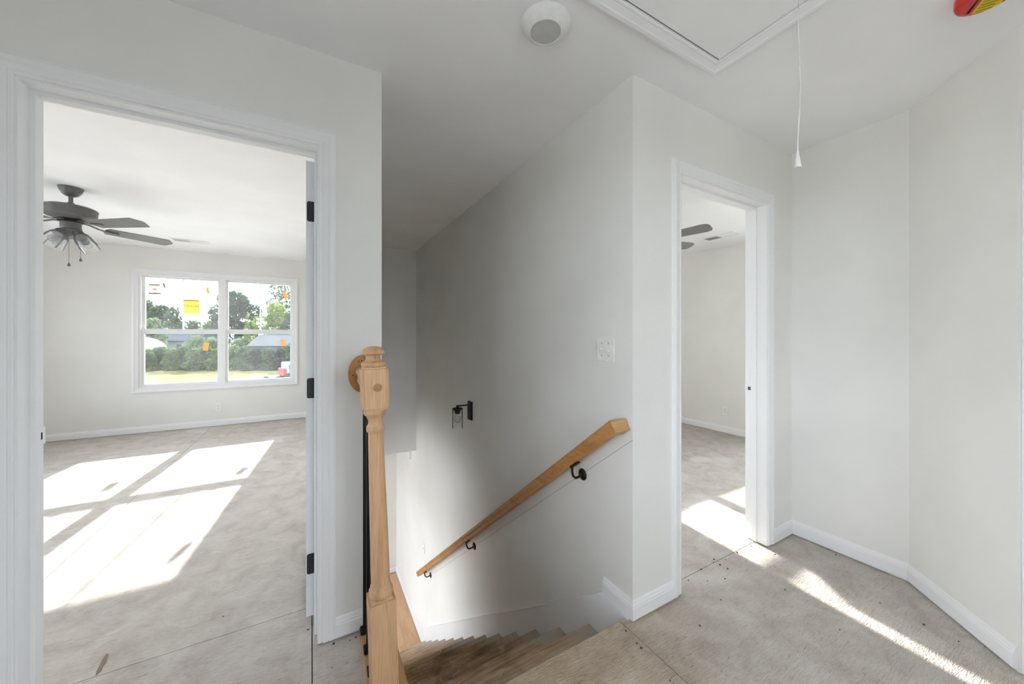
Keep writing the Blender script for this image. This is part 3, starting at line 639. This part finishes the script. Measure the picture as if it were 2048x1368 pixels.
bm = BM(); q = [(-0.052, 0.024), (0.045, 0.024), (0.045, 0.031), (-0.052, 0.031)]
prism(bm, [onsa(a, b, -0.0505) for a, b in q], [onsa(a, b, -0.0530) for a, b in q]); obj('slot', bm, M['dark'], cv)

# ------------------------------------------------------------------ wall sconce
sy, sz = 2.985, 0.605
sc = thing('wall_sconce', (XS, sy, sz - 0.085), 'black wall sconce with clear glass cylinder above the stairs', 'lamp')
bm = BM(); box(bm, XS - 0.020, XS, sy - 0.040, sy + 0.040, sz - 0.082, sz + 0.082); bevel(bm, 0.002, 1); obj('back_plate', bm, M['black'], sc)
gx, gy = XS - 0.125, sy + 0.01
bm = BM(); box(bm, gx - 0.012, XS - 0.018, sy - 0.006, sy + 0.016, sz + 0.046, sz + 0.056); obj('arm', bm, M['black'], sc)
bm = BM(); lathe(bm, [(0.010, sz + 0.046), (0.012, sz + 0.036), (0.046, sz + 0.030), (0.048, sz + 0.022), (0.030, sz + 0.016), (0.027, sz + 0.002), (0.022, sz + 0.001), (0.022, sz - 0.018)], 28, (gx, gy, 0)); obj('holder', bm, M['black'], sc, True, 50)
bm = BM(); lathe(bm, [(0.0455, sz + 0.020), (0.0455, sz - 0.145), (0.0435, sz - 0.145), (0.0435, sz + 0.018)], 32, (gx, gy, 0), None, False); obj('glass_shade', bm, M['shade_glass'], sc, True, 60)
bm = BM(); lathe(bm, [(0.012, sz - 0.018), (0.014, sz - 0.030), (0.024, sz - 0.052), (0.028, sz - 0.068), (0.024, sz - 0.086), (0.012, sz - 0.096), (0.002, sz - 0.098)], 20, (gx, gy, 0)); obj('bulb', bm, M['shade_glass'], sc, True, 60)
bm = BM(); lathe(bm, [(0.004, 0), (0.004, 0.006)], 10, (XS - 0.020, sy + 0.020, sz), Matrix.Rotation(R(-90), 4, 'Y')); obj('screw', bm, M['black'], sc)

# ------------------------------------------------------------------ switches, outlets, vents
def plate(name, label, cat, c, w, h, nrm, kind):
    """wall plate centred at c on a wall whose free side is nrm ('-x' or '-y')"""
    root = thing(name, c, label, cat)
    def P(s, d, z): return (c[0] - d, c[1] - s, c[2] + z) if nrm == '-x' else (c[0] + s, c[1] - d, c[2] + z)
    def bx_(s0, s1, d0, d1, z0, z1, nm, mat, par, bev=0):
        bm = BM(); p, q = P(s0, d0, z0), P(s1, d1, z1); box(bm, min(p[0], q[0]), max(p[0], q[0]), min(p[1], q[1]), max(p[1], q[1]), min(p[2], q[2]), max(p[2], q[2]))
        if bev: bevel(bm, bev, 2)
        return obj(nm, bm, mat, par)
    pl_ = bx_(-w/2, w/2, 0, 0.0065, -h/2, h/2, 'cover_plate', M['plastic'], root, 0.003)
    if kind == 'switch2' or kind == 'switch1':
        for s in ((-0.023, 0.023) if kind == 'switch2' else (0,)):
            t_ = bx_(s - 0.006, s + 0.006, 0.0062, 0.0072, -0.013, 0.013, 'toggle', M['plastic'], root)
            bx_(s - 0.004, s + 0.004, 0.007, 0.018, 0.001 if s < 0 else -0.009, 0.009 if s < 0 else -0.001, 'lever', M['plastic'], t_, 0.001)
            for z in (-0.030, 0.030): bx_(s - 0.003, s + 0.003, 0.0062, 0.0070, z - 0.003, z + 0.003, 'screw', M['steel'], root)
    else:
        for z in (-0.020, 0.020):
            r_ = bx_(-0.016, 0.016, 0.0062, 0.0080, z - 0.014, z + 0.014, 'receptacle', M['plastic'], root, 0.002)
            for s in (-0.006, 0.006): bx_(s - 0.0015, s + 0.0015, 0.0078, 0.0083, z - 0.003, z + 0.006, 'slot', M['plastic_dark'], r_)
            bx_(-0.002, 0.002, 0.0078, 0.0083, z - 0.010, z - 0.006, 'slot', M['plastic_dark'], r_)
        bx_(-0.002, 0.002, 0.0062, 0.0072, -0.002, 0.002, 'screw', M['steel'], root)
    return root
plate('light_switch', 'white two-gang toggle switch plate above the handrail top', 'switch', (XS, 1.297, 1.206), 0.117, 0.117, '-x', 'switch2')
plate('light_switch', 'small white switch plate low on wall at stair foot', 'switch', (XS, 4.52, -1.418), 0.072, 0.117, '-x', 'switch1')
plate('wall_outlet', 'white wall outlet below the double bedroom window', 'outlet', (-1.145, YF, 0.268), 0.072, 0.117, '-y', 'outlet')
plate('wall_outlet', 'white wall outlet on wall seen through the narrower doorway', 'outlet', (X2, 2.725, 0.295), 0.072, 0.117, '-x', 'outlet')
bm = BM(); box(bm, XS - 0.035, XS, 5.17, 5.235, -0.490, -0.366); bevel(bm, 0.004, 2); o = obj('wall_mounted_box', bm, M['plastic'])
tag(o, 'small white box on stair wall just below the hanging header', 'box')
def vent(label, c, lx, ly, rz):
    root = thing('air_vent', c, label, 'vent'); root.rotation_euler = (0, 0, rz)
    bm = BM(); t = 0.016
    for b_ in ((-lx/2, lx/2, -ly/2, -ly/2 + t, -0.006, 0), (-lx/2, lx/2, ly/2 - t, ly/2, -0.006, 0), (-lx/2, -lx/2 + t, -ly/2 + t, ly/2 - t, -0.006, 0), (lx/2 - t, lx/2, -ly/2 + t, ly/2 - t, -0.006, 0), (-0.006, 0.006, -ly/2 + t, ly/2 - t, -0.006, 0)): box(bm, *b_)
    obj('vent_frame', bm, M['plastic'], root, local=True)
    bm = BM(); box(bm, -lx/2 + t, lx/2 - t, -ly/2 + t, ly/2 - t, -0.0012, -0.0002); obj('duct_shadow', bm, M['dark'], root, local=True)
    for hs in (-1, 1):
        n = 9; x0 = 0.008 if hs > 0 else -lx/2 + t; wl = lx/2 - t - 0.008
        for i in range(n):
            bm = BM(); xx = x0 + wl * (i + 0.5) / n; tilt = hs * 0.006
            prism(bm, [(xx - 0.003 - tilt * .6, -ly/2 + t, -0.0055), (xx + 0.003 - tilt * .6, -ly/2 + t, -0.0055), (xx + 0.003 + tilt, -ly/2 + t, -0.0012), (xx - 0.003 + tilt, -ly/2 + t, -0.0012)],
                      [(xx - 0.003 - tilt * .6, ly/2 - t, -0.0055), (xx + 0.003 - tilt * .6, ly/2 - t, -0.0055), (xx + 0.003 + tilt, ly/2 - t, -0.0012), (xx - 0.003 + tilt, ly/2 - t, -0.0012)])
            obj('louver', bm, M['plastic'], root, local=True)
    return root
vent('white ceiling register vent near the fan with clear shades', (-1.29, 5.76, H), 0.36, 0.16, 0)
vent('white ceiling register vent seen through the narrower doorway', (4.17, 2.46, H), 0.36, 0.16, R(90))

# ------------------------------------------------------------------ ceiling fans
def fan(loc, a0, label, sweepa=72, rad=0.635, tipcut=0.05, kit=True, rounded=False):
    root = thing('ceiling_fan', loc, label, 'fan')
    def add(nm, prof, mat='fan', par=None, n=36, sm=True):
        bm = BM(); lathe(bm, prof, n); return obj(nm, bm, M[mat], par or root, sm, 40, True)
    add('canopy', [(0.068, 0.0), (0.068, -0.006), (0.060, -0.030), (0.045, -0.055), (0.030, -0.066), (0.014, -0.068)])
    add('downrod', [(0.0125, -0.06), (0.0125, -0.150)])
    add('coupling', [(0.018, -0.118), (0.020, -0.124), (0.020, -0.150), (0.014, -0.156)])
    add('motor_housing', [(0.05, -0.146), (0.125, -0.152), (0.142, -0.160), (0.147, -0.166), (0.147, -0.172), (0.143, -0.176), (0.141, -0.222), (0.128, -0.236), (0.085, -0.246), (0.082, -0.250), (0.055, -0.252)])
    add('flywheel', [(0.070, -0.250), (0.070, -0.270), (0.05, -0.272)], 'black')
    for i in range(5):
        a = a0 + R(72) * i; m = Matrix.Rotation(a, 4, 'Z')
        bm = BM(); r0, r1, w0, w1, zb = 0.205, rad, 0.055, 0.066, -0.290
        if rounded: out = [(r0, -w0), (r1 - 0.05, -w1), (r1 - 0.012, -w1 * 0.80), (r1, -w1 * 0.45), (r1, w1 * 0.45), (r1 - 0.012, w1 * 0.80), (r1 - 0.05, w1), (r0, w0), (r0 - 0.02, 0.02), (r0 - 0.02, -0.02)]
        else: out = [(r0, -w0), (r1 - tipcut, -w1), (r1 - 0.004, -w1 * 0.2), (r1, w1 * 0.1), (r1 - 0.03, w1), (r0, w0), (r0 - 0.02, 0.02), (r0 - 0.02, -0.02)]
        pit = R(-13)
        def pp(x, y, dz): return m @ Vector((x, y * math.cos(pit), zb + y * math.sin(pit) + dz))
        prism(bm, [pp(x, y, -0.003) for x, y in out], [pp(x, y, 0.003) for x, y in out]); bd = obj('blade', bm, M['fan_blade'], root, local=True)
        bm = BM(); pts = [(0.055, 0, -0.262), (0.10, 0, -0.268), (0.15, 0, -0.286), (0.20, 0, -0.2965), (0.27, 0, -0.2975)]
        sweep(bm, [m @ Vector(p) for p in pts], [(-.013, -.003), (.013, -.003), (.013, .003), (-.013, .003)]); obj('blade_iron', bm, M['fan'], root, local=True)
    if kit:
        add('switch_housing', [(0.052, -0.270), (0.056, -0.274), (0.056, -0.318), (0.050, -0.328), (0.062, -0.334), (0.062, -0.350), (0.030, -0.372), (0.008, -0.380)])
        for i in range(4):
            a = a0 + R(22) + R(90) * i; t_ = R(38)
            m = Matrix.Translation((0.048 * math.cos(a), 0.048 * math.sin(a), -0.345)) @ Matrix.Rotation(a, 4, 'Z') @ Matrix.Rotation(-t_, 4, 'Y')
            def mm(prof, nm, mat, cap=True):
                bm = BM(); lathe(bm, prof, 24, (0, 0, 0), None, cap)
                for v in bm.verts: v.co = m @ v.co
                return obj(nm, bm, M[mat], root, True, 60, True)
            mm([(0.012, 0.01), (0.030, -0.015), (0.033, -0.030), (0.033, -0.052), (0.026, -0.055)], 'lamp_holder', 'fan')
            mm([(0.034, -0.040), (0.044, -0.055), (0.050, -0.085), (0.055, -0.150), (0.0535, -0.150), (0.0485, -0.086), (0.0425, -0.057), (0.0325, -0.042)], 'glass_shade', 'shade_glass', False)
            mm([(0.012, -0.052), (0.014, -0.065), (0.024, -0.090), (0.026, -0.105), (0.020, -0.122), (0.004, -0.130)], 'bulb', 'shade_glass')
        for (dx, dy, ln) in ((0.004, -0.035, 0.235), (0.050, 0.010, 0.185)):
            bm = BM(); tube(bm, [(dx, dy, -0.36), (dx, dy, -0.36 - ln)], 0.0013, 5); pc = obj('pull_chain', bm, M['fan'], root, local=True)
            bm = BM(); lathe(bm, [(0.003, 0), (0.005, -0.008), (0.0085, -0.016), (0.0085, -0.026), (0.005, -0.029)], 10, (dx, dy, -0.36 - ln)); obj('chain_fob', bm, M['fan'], root, True, 40, True)
    return root
fan((-1.652, 4.16, H), R(38), 'dark grey ceiling fan with clear glass shades and pull chains')
fan((2.694, 2.274, H), R(-79), 'dark grey ceiling fan cut off by narrower doorway, two blades showing', rounded=True, rad=0.56)

# ------------------------------------------------------------------ stickers and papers on the window panes
PYU, PYL = YF + 0.0735, YF + 0.0415             # just inside the panes of the upper and the lower sashes
def sticker(name, label, cat, pts, y, mat, group=None):
    bm = BM(); prism(bm, [(x, y - 0.0006, z) for x, z in pts], [(x, y, z) for x, z in pts]); return tag(obj(name, bm, mat), label, cat, group)
k_ = 1.011
def wp(px, py, y):
    a = R(YAW); u = (px - 1024) / F_PX; dx, dy = math.sin(a) + math.cos(a) * u, math.cos(a) - math.sin(a) * u; t = y / dy
    return (dx * t, CAM_H + (HOR - py) / F_PX * t)
def quad(pxs, y): return [wp(px, py, y) for px, py in pxs]
ys = sticker('yellow_notice', 'square yellow paper notice with upside-down DRYWALL lettering on window pane', 'notice', quad([(367.5, 599), (399, 600), (399.5, 628), (367.5, 628)], PYU), PYU, M['sheet_yellow'])
bm = BM(); q = quad([(367.5, 599), (399, 600), (399, 603), (367.5, 602)], PYU); prism(bm, [(x, PYU - .0016, z) for x, z in q], [(x, PYU - .0007, z) for x, z in q]); obj('folded_edge', bm, M['yellow'], ys)
fc = bpy.data.curves.new('lettering', 'FONT'); fc.body = 'DRYWALL'; fc.size = 0.036; fc.align_x = 'CENTER'; fc.align_y = 'CENTER'
to = bpy.data.objects.new('lettering_curve', fc); COL.objects.link(to)
bpy.context.view_layer.update(); me = bpy.data.meshes.new_from_object(to); bpy.data.objects.remove(to)
me.materials.append(M['print_olive'])
lt = bpy.data.objects.new('lettering', me); COL.objects.link(lt); lt.parent = ys
cx_, cz_ = wp(383, 612, PYU); lt.location = Vector((cx_, PYU - 0.0009, cz_)) - ys.location; lt.rotation_euler = (R(90), R(180), 0)
tx = [(412, 575, 418, 574.5, 421, 587, 415.5, 588), (564, 584, 571, 583, 576.5, 597, 570, 599)]
sticker('orange_tag', 'bent orange tag on pale sky in pane with yellow notice', 'tag', quad([(411.5, 575), (417.5, 574.5), (418, 581), (421, 586.5), (415, 587.5), (412.5, 581)], PYU), PYU, M['sheet_orange'], 'orange tags on the window panes')
sticker('orange_tag', 'orange tag against tree crown in upper pane beside mullion', 'tag', quad([(564, 584.5), (571, 583), (576.5, 597), (570, 599)], PYU), PYU, M['sheet_orange'], 'orange tags on the window panes')
sticker('orange_tag', 'orange tag tilted over green bushes below yellow notice', 'tag', quad([(408, 685.5), (418.5, 686), (416, 701.5), (405, 700.5)], PYL), PYL, M['sheet_orange'], 'orange tags on the window panes')
sticker('orange_tag', 'orange tag in front of the grey metal roof outside', 'tag', quad([(560, 679), (569, 678.5), (573, 691), (563.5, 692.5)], PYL), PYL, M['sheet_orange'], 'orange tags on the window panes')
wn = sticker('window_label', 'faded white printed label sheet in top corner of window pane', 'label', quad([(287.5, 557), (332, 559), (333, 565), (341, 565), (346, 590), (289, 588)], PYU), PYU, M['sheet_white'])
for q in ([(298, 568), (320, 569), (320, 572), (298, 571)], [(305, 577), (314, 577.4), (314, 580), (305, 579.6)], [(297, 585), (322, 586), (322, 589), (297, 588)], [(325, 566), (329, 566.3), (331, 576), (328, 576)], [(289, 557.6), (331, 559.6), (331, 560.6), (289, 558.6)]):
    bm = BM(); c = quad(q, PYU); prism(bm, [(x, PYU - .0013, z) for x, z in c], [(x, PYU - .0007, z) for x, z in c]); obj('print_block', bm, M['print_brown'], wn)
P2 = Y2 + 0.0745                                  # unseen sheets, added on the second bedroom's window to dim the floor sunbeam
sticker('beam_dimming_sheet', 'thin added strip dimming sunbeam on second bedroom window pane', 'sheet', [(2.44, 1.715), (2.96, 1.715), (2.96, 1.795), (2.44, 1.795)], P2, M['sheet_beam_dimmer'])
sticker('beam_dimming_sheet', 'tall added sheet dimming sunbeam on second bedroom window pane', 'sheet', [(2.66, 1.80), (2.96, 1.80), (2.96, 2.25), (2.510, 2.25), (2.528, 1.90)], P2, M['sheet_beam_dimmer'])

# ------------------------------------------------------------------ loose bits on the floor
def floorpt(px, py):
    a = R(YAW); u = (px - 1024) / F_PX; Z = F_PX * CAM_H / (py - HOR)
    return ((math.sin(a) + math.cos(a) * u) * Z, (math.cos(a) - math.sin(a) * u) * Z)
M['flake'] = plain('dark_wood_flake', (0.25, 0.19, 0.145), 0.9)
q = [(213, 1308), (217, 1309), (212, 1325), (206, 1333), (203, 1341), (195, 1349), (191, 1351), (193, 1343), (200, 1330), (206, 1318)]
bm = BM(); P = [floorpt(*p) for p in q]; prism(bm, [(x, y, 0.0) for x, y in P], [(x, y, 0.0022) for x, y in P])
tag(obj('wood_flake', bm, M['flake']), 'long brown wood flake lying on subfloor inside first doorway', 'flake')
bm = BM(); rnd = random.Random(3)
spots = [(1452, 1120), (1428, 1119), (1427, 1125), (1440, 1130), (1455, 1138), (1402, 1139), (1377, 1161), (1502, 1093), (1474, 1105), (1415, 1162), (1450, 1158), (1570, 1180), (1760, 1206), (1848, 1250), (1680, 1260), (1550, 1109), (1274, 1287), (1282, 1296), (1252, 1262), (1340, 1362), (616, 1260), (634, 1268), (700, 1281), (712, 1275), (668, 1288), (664, 1336), (1917, 1283), (1672, 1110), (1442, 1200), (1400, 1252)]
for px, py in spots:
    x, y = floorpt(px, py); r = rnd.uniform(0.0025, 0.0055); a0 = rnd.random() * 6
    n = 5; P = [(x + r * rnd.uniform(.6, 1.3) * math.cos(a0 + 6.283 * i / n), y + r * rnd.uniform(.6, 1.3) * math.sin(a0 + 6.283 * i / n)) for i in range(n)]
    prism(bm, [(a, b, 0) for a, b in P], [(a, b, r * 0.7) for a, b in P])
tag(obj('debris', bm, plain('dark_crumbs', (0.10, 0.075, 0.055), 0.95)), 'dark crumbs of dirt scattered on the subfloor', 'dirt', kind='stuff')

# ------------------------------------------------------------------ outdoors
GZ = -3.05
def ground_mat():
    t = NT('meadow', 0.95, 0.05); p = t.coord(); a = t.noise(p, 0.22, 5, 0.65, 0.5); b_ = t.noise(p, 1.7, 4)
    c = t.ramp(a, [(0.30, (0.035, 0.050, 0.018)), (0.45, (0.085, 0.085, 0.030)), (0.58, (0.13, 0.115, 0.045)), (0.72, (0.10, 0.065, 0.04))])
    sub = t.n('ShaderNodeVectorMath', operation='LENGTH'); t.l(p, sub.inputs[0])          # added pale soil around the house, brightened to bounce neutral daylight indoors
    wob = t.n('ShaderNodeMath', operation='MULTIPLY_ADD'); t.l(a, wob.inputs[0]); wob.inputs[1].default_value = 9.0; t.l(sub.outputs['Value'], wob.inputs[2])
    mr = t.n('ShaderNodeMapRange'); t.l(wob.outputs[0], mr.inputs[0]); mr.inputs[1].default_value = 30.0; mr.inputs[2].default_value = 36.0
    c = t.mix(c, t.ramp(b_, [(0.3, (0.7, 0.7, 0.7)), (0.7, (1.2, 1.2, 1.2))]), 0.6, 'MULTIPLY')
    t.col(t.mix((0.50, 0.49, 0.475), c, mr.outputs[0])); return t.m
bm = BM(); box(bm, -160, 160, -120, 220, GZ - 0.3, GZ); struct(obj('ground', bm, ground_mat()))
def leaf_mat(name, c, thru=0.5):
    t = NT(name); nt = t.t; out = nt.nodes['Material Output']; nt.nodes.remove(t.b)
    n = t.noise(t.coord('Object'), 1.3, 3); col_ = t.ramp(n, [(0.3, tuple(x * 0.65 for x in c)), (0.7, tuple(min(1, x * 1.35) for x in c))])
    d = t.n('ShaderNodeBsdfDiffuse'); tl = t.n('ShaderNodeBsdfTranslucent'); t.l(col_, d.inputs[0]); t.l(col_, tl.inputs[0])
    mx = t.n('ShaderNodeMixShader'); mx.inputs[0].default_value = thru; t.l(d.outputs[0], mx.inputs[1]); t.l(tl.outputs[0], mx.inputs[2]); t.l(mx.outputs[0], out.inputs['Surface']); return t.m
LM = {'dark': leaf_mat('leaf_dark', (0.034, 0.054, 0.036)), 'mid': leaf_mat('leaf_mid', (0.050, 0.085, 0.046)), 'lime': leaf_mat('leaf_lime', (0.125, 0.175, 0.035)), 'pale': leaf_mat('leaf_pale', (0.125, 0.175, 0.095)), 'bush': leaf_mat('leaf_bush', (0.080, 0.122, 0.044))}
BARK = plain('bark', (0.10, 0.075, 0.055), 0.95)
def leaves(name, mat, parent, blobs, n, size, rnd):
    V, Fc = [], []
    tot = sum(b[3] * b[4] * b[5] for b in blobs) ** 1.0
    for (x, y, z, rx, ry, rz) in blobs:
        m = max(30, int(n * rx * ry * rz / tot))
        for _ in range(m):
            while True:
                p = Vector((rnd.uniform(-1, 1), rnd.uniform(-1, 1), rnd.uniform(-1, 1)))
                if 0.25 < p.length < 1: break
            p = p.normalized() * (p.length ** 0.45)
            c = Vector((x + p.x * rx, y + p.y * ry, z + p.z * rz)); s = size * rnd.uniform(0.5, 1.25)
            a = Vector((rnd.uniform(-1, 1), rnd.uniform(-1, 1), rnd.uniform(-1, 1))).normalized(); b_ = a.orthogonal().normalized(); b_.rotate(Matrix.Rotation(rnd.random() * 6.28, 3, a)); e_ = a.cross(b_)
            i = len(V); V += [c - b_ * s, c + e_ * s * 0.45 , c + b_ * s, c - e_ * s * 0.45]; Fc.append((i, i+1, i+2, i+3))
    me = bpy.data.meshes.new(name); me.from_pydata([v - parent.location for v in V], [], Fc); me.materials.append(mat)
    o = bpy.data.objects.new(name, me); COL.objects.link(o); o.parent = parent; return o
def tree(label, px, top, hwpx, Z, kind, seed, n=1500, size=0.34, cone=False, name='tree', grp='trees outside the window', low=None):
    rnd = random.Random(seed); b0 = ray(px, 700, Z); zt = ray(px, top, Z).z; w = hwpx / F_PX * Z * 1.15
    root = thing(name, (b0.x, b0.y, GZ), label, 'tree' if name == 'tree' else 'bush', grp); h = zt - GZ
    zl = GZ + h * 0.22 if low is None else low
    bm = BM(); lathe(bm, [(0.018 * h + .05, GZ - 0.1), (0.012 * h + .03, GZ + h * 0.45), (0.02, GZ + h * 0.85)], 8, (b0.x, b0.y, 0)); obj('trunk', bm, BARK, root, True)
    blobs = []
    if cone:
        for i in range(7):
            f = i / 6; r = w * (1 - 0.9 * f); blobs.append((b0.x, b0.y, zl + (zt - zl) * f, r, r, (zt - zl) / 9))
    else:
        m = 11
        for i in range(m):
            f = (i + 0.5) / m; zz = zl + (zt - zl) * (0.10 + 0.78 * f); spread = w * math.sqrt(max(0.05, 1 - ((f - 0.38) / 0.66) ** 2)); a = rnd.random() * 6.28; q = spread * rnd.uniform(0.15, 0.62)
            r = w * rnd.uniform(0.36, 0.52); blobs.append((b0.x + q * math.cos(a), b0.y + q * math.sin(a), min(zz, zt - r * 0.75), r, r, r * 0.8))
        r = w * 0.4; blobs.append((b0.x, b0.y, zt - r * 0.75, r, r, r * 0.75))
    leaves('foliage', LM[kind], root, blobs, int(n * 1.7), size, rnd); return root
tree('dark dense tree at edge of pane beside the window label', 289, 599, 26, 78, 'mid', 1, 1700, 0.40)
tree('bushy green tree standing over the dark slate roof', 322, 610, 30, 74, 'mid', 2, 1900, 0.38)
tree('thin ragged tree with sky showing through, next to yellow notice', 351, 612, 17, 70, 'mid', 3, 420, 0.36)
tree('pale yellowish tree low in front of the dense trees', 308, 636, 20, 57.5, 'pale', 4, 1100, 0.32)
tree('low distant tree beneath the yellow notice', 384, 641, 19, 105, 'mid', 5, 900, 0.5)
tree('small distant tree with lighter leaves beside window mullion', 425, 643, 22, 98, 'bush', 6, 1000, 0.5)
tree('low far tree between the two distant crowns', 402, 656, 20, 112, 'dark', 16, 800, 0.5)
tree('big rounded dark tree in the pane past the mullion', 471, 584, 44, 72, 'dark', 7, 2600, 0.42)
tree('tall loose tree rising highest behind orange tag', 566, 563, 30, 82, 'mid', 8, 700, 0.40, low=2.2)
tree('lime green tree in front of the tall loose tree', 552, 606, 34, 60, 'lime', 9, 1700, 0.30)
tree('dark tree low at the window edge', 585, 622, 30, 58, 'dark', 10, 1500, 0.30)
tree('pointed lime conifer in front of the big dark tree', 495, 632, 10, 57, 'lime', 11, 800, 0.22, True)
tree('shorter pointed lime conifer beside the taller one', 511, 640, 8, 57, 'lime', 12, 600, 0.22, True)
bx_ = [(294, 698, 16, 44, 'bush', 'rounded bush at pane edge under the cream dome'), (318, 694, 18, 46, 'mid', 'dark bush in front of the cream dome'), (342, 696, 18, 45, 'bush', 'broad bush below the pale blue house wall'), (366, 693, 17, 46, 'mid', 'dense bush between house wall and orange tag'),
       (390, 696, 17, 45, 'bush', 'bush directly below the yellow notice'), (413, 694, 17, 46, 'mid', 'bush behind the tilted orange tag'), (434, 697, 15, 45, 'bush', 'bush meeting the window mullion'), (392, 670, 22, 56, 'pale', 'tall pale bush covering end of slate roof'), (424, 674, 18, 55, 'pale', 'tall pale bush behind the tilted orange tag'),
       (466, 690, 17, 46, 'pale', 'whitish bush just past the window mullion'), (480, 676, 18, 56, 'pale', 'tall pale bush hiding end of the grey roof'), (490, 694, 17, 45, 'mid', 'bush under the pointed conifers'), (514, 696, 18, 46, 'dark', 'dark bush below the grey metal roof'), (538, 696, 18, 46, 'mid', 'bush below middle of the grey metal roof'), (562, 696, 18, 46, 'dark', 'dark bush under the orange tag by the roof'), (584, 690, 16, 45, 'mid', 'bush at window edge above the parked machine')]
for i, (px, top, hw_, Z, kd, lb_) in enumerate(bx_):
    tree(lb_, px, top, hw_, Z, kd, 40 + i, 900, 0.24, name='bush', grp='bushes outside the window', low=GZ - 0.55)
M['slate'] = plain('slate_roof', (0.04, 0.045, 0.06), 0.95, 0.0, 0.05); M['bluewall'] = plain('pale_blue_wall', (0.12, 0.15, 0.18), 0.8); M['metalroof'] = plain('grey_metal_roof', (0.075, 0.08, 0.085), 0.95, 0.0, 0.05)
M['cream'] = plain('cream_tarp', (0.28, 0.255, 0.215), 0.95, 0.0, 0.05); M['truckwhite'] = plain('white_body', (0.20, 0.215, 0.23), 0.7, 0.0, 0.1); M['truckred'] = plain('red_body', (0.20, 0.02, 0.025), 0.4); M['tyre'] = plain('rubber', (0.03, 0.03, 0.03), 0.9); M['outglass'] = plain('dark_glass', (0.05, 0.06, 0.07), 0.15)
def house(label, px0, px1, Z, eave_py, ridge_py, wallm, roofm, depth=7.0):
    p0, p1 = ray(px0, 680, Z), ray(px1, 680, Z); L = math.hypot(p1.x - p0.x, p1.y - p0.y); a = math.atan2(p1.y - p0.y, p1.x - p0.x)
    root = thing('house', ((p0.x+p1.x)/2, (p0.y+p1.y)/2, GZ), label, 'house', rz=a); ze = ray(px0, eave_py, Z).z - GZ; zr = ray(px0, ridge_py, Z).z - GZ
    bm = BM(); box(bm, -L/2, L/2, 0, depth, 0, ze); obj('wall', bm, wallm, root, local=True)
    bm = BM(); o_ = 0.35; prism(bm, [(-L/2-o_, -o_, ze), (-L/2-o_, depth+o_, ze), (-L/2-o_, depth/2, zr)], [(L/2+o_, -o_, ze), (L/2+o_, depth+o_, ze), (L/2+o_, depth/2, zr)]); obj('roof', bm, roofm, root, local=True)
    for i in range(3):
        x = -L/2 + L * (i + 0.6) / 3.4; bm = BM(); box(bm, x - 0.5, x + 0.5, -0.06, 0.02, ze - 1.7, ze - 0.6); w_ = obj('window', bm, M['outglass'], root, local=True)
    return root
house('pale blue house with dark slate roof behind bushes', 268, 388, 60, 681.5, 660, M['bluewall'], M['slate'])
house('low building with plain grey metal roof behind bushes', 501, 570, 49, 692, 669, M['metalroof'], M['metalroof'], 4.5)
c = ray(284, 690, 50); rt = thing('shelter', (c.x, c.y, GZ), 'cream rounded tarp shelter beside the slate roofed house', 'shelter')
bm = BM(); prof = []; zt = ray(284, 674, 50).z - GZ; wr = 38 / F_PX * 50
for i in range(13): a_ = math.pi * i / 12; prof.append((wr * math.cos(a_), zt * (0.55 + 0.45 * math.sin(a_))))
prof = [(wr, 0)] + prof + [(-wr, 0)]
prism(bm, [(x, 0, z) for x, z in prof], [(x, 5, z) for x, z in prof]); sh_ = obj('tarp_cover', bm, M['cream'], rt, True, 40, True)
rt.rotation_euler = (0, 0, R(25))
bm = BM(); box(bm, -wr, wr, -0.05, 0.02, 0, 0.25); obj('base_rail', bm, BARK, rt, local=True)
# white and red machine at the window edge
c = ray(580, 757, 36); mc = thing('parked_truck', (c.x, c.y, GZ), 'white parked truck with red panel at lower corner of window', 'truck', rz=R(20))
bm = BM(); box(bm, -0.55, 1.6, -0.9, 0.9, 0.5, 1.75); bevel(bm, 0.15, 3); bd_ = obj('cab', bm, M['truckwhite'], mc, True, 40, True)
bm = BM(); box(bm, -0.80, -0.53, -0.8, 0.8, 0.45, 1.15); bevel(bm, 0.03, 2); obj('red_panel', bm, M['truckred'], mc, local=True)
bm = BM(); box(bm, -0.35, 0.10, -0.93, -0.88, 1.1, 1.55); obj('side_window', bm, M['outglass'], mc, local=True)
bm = BM(); box(bm, 0.25, 0.75, -0.93, -0.88, 1.05, 1.5); obj('side_window', bm, M['outglass'], mc, local=True)
for x in (-0.3, 1.2):
    for y in (-0.8, 0.8):
        bm = BM(); lathe(bm, [(0.36, -0.11), (0.38, 0), (0.36, 0.11)], 18, (x, y, 0.38), Matrix.Rotation(R(90), 4, 'X')); obj('wheel', bm, M['tyre'], mc, True, 40, True)
c = ray(536, 756, 36); tl_ = thing('flatbed_trailer', (c.x, c.y, GZ), 'low white trailer bed in grass just above window sill', 'trailer', rz=R(-25))
bm = BM(); box(bm, -1.2, 1.1, -0.6, 0.6, 0.10, 0.34); bevel(bm, 0.05, 2); obj('bed', bm, M['truckwhite'], tl_, local=True)
bm = BM(); tube(bm, [(-1.15, 0, 0.2), (-1.5, 0, 0.22), (-1.62, 0, 0.55)], 0.05, 8); obj('drawbar', bm, M['truckwhite'], tl_, True, 40, True)
for y in (-0.66, 0.66):
    bm = BM(); lathe(bm, [(0.20, -0.05), (0.20, 0.05)], 16, (0.2, y, 0.2), Matrix.Rotation(R(90), 4, 'X')); obj('wheel', bm, M['tyre'], tl_, True, 40, True)
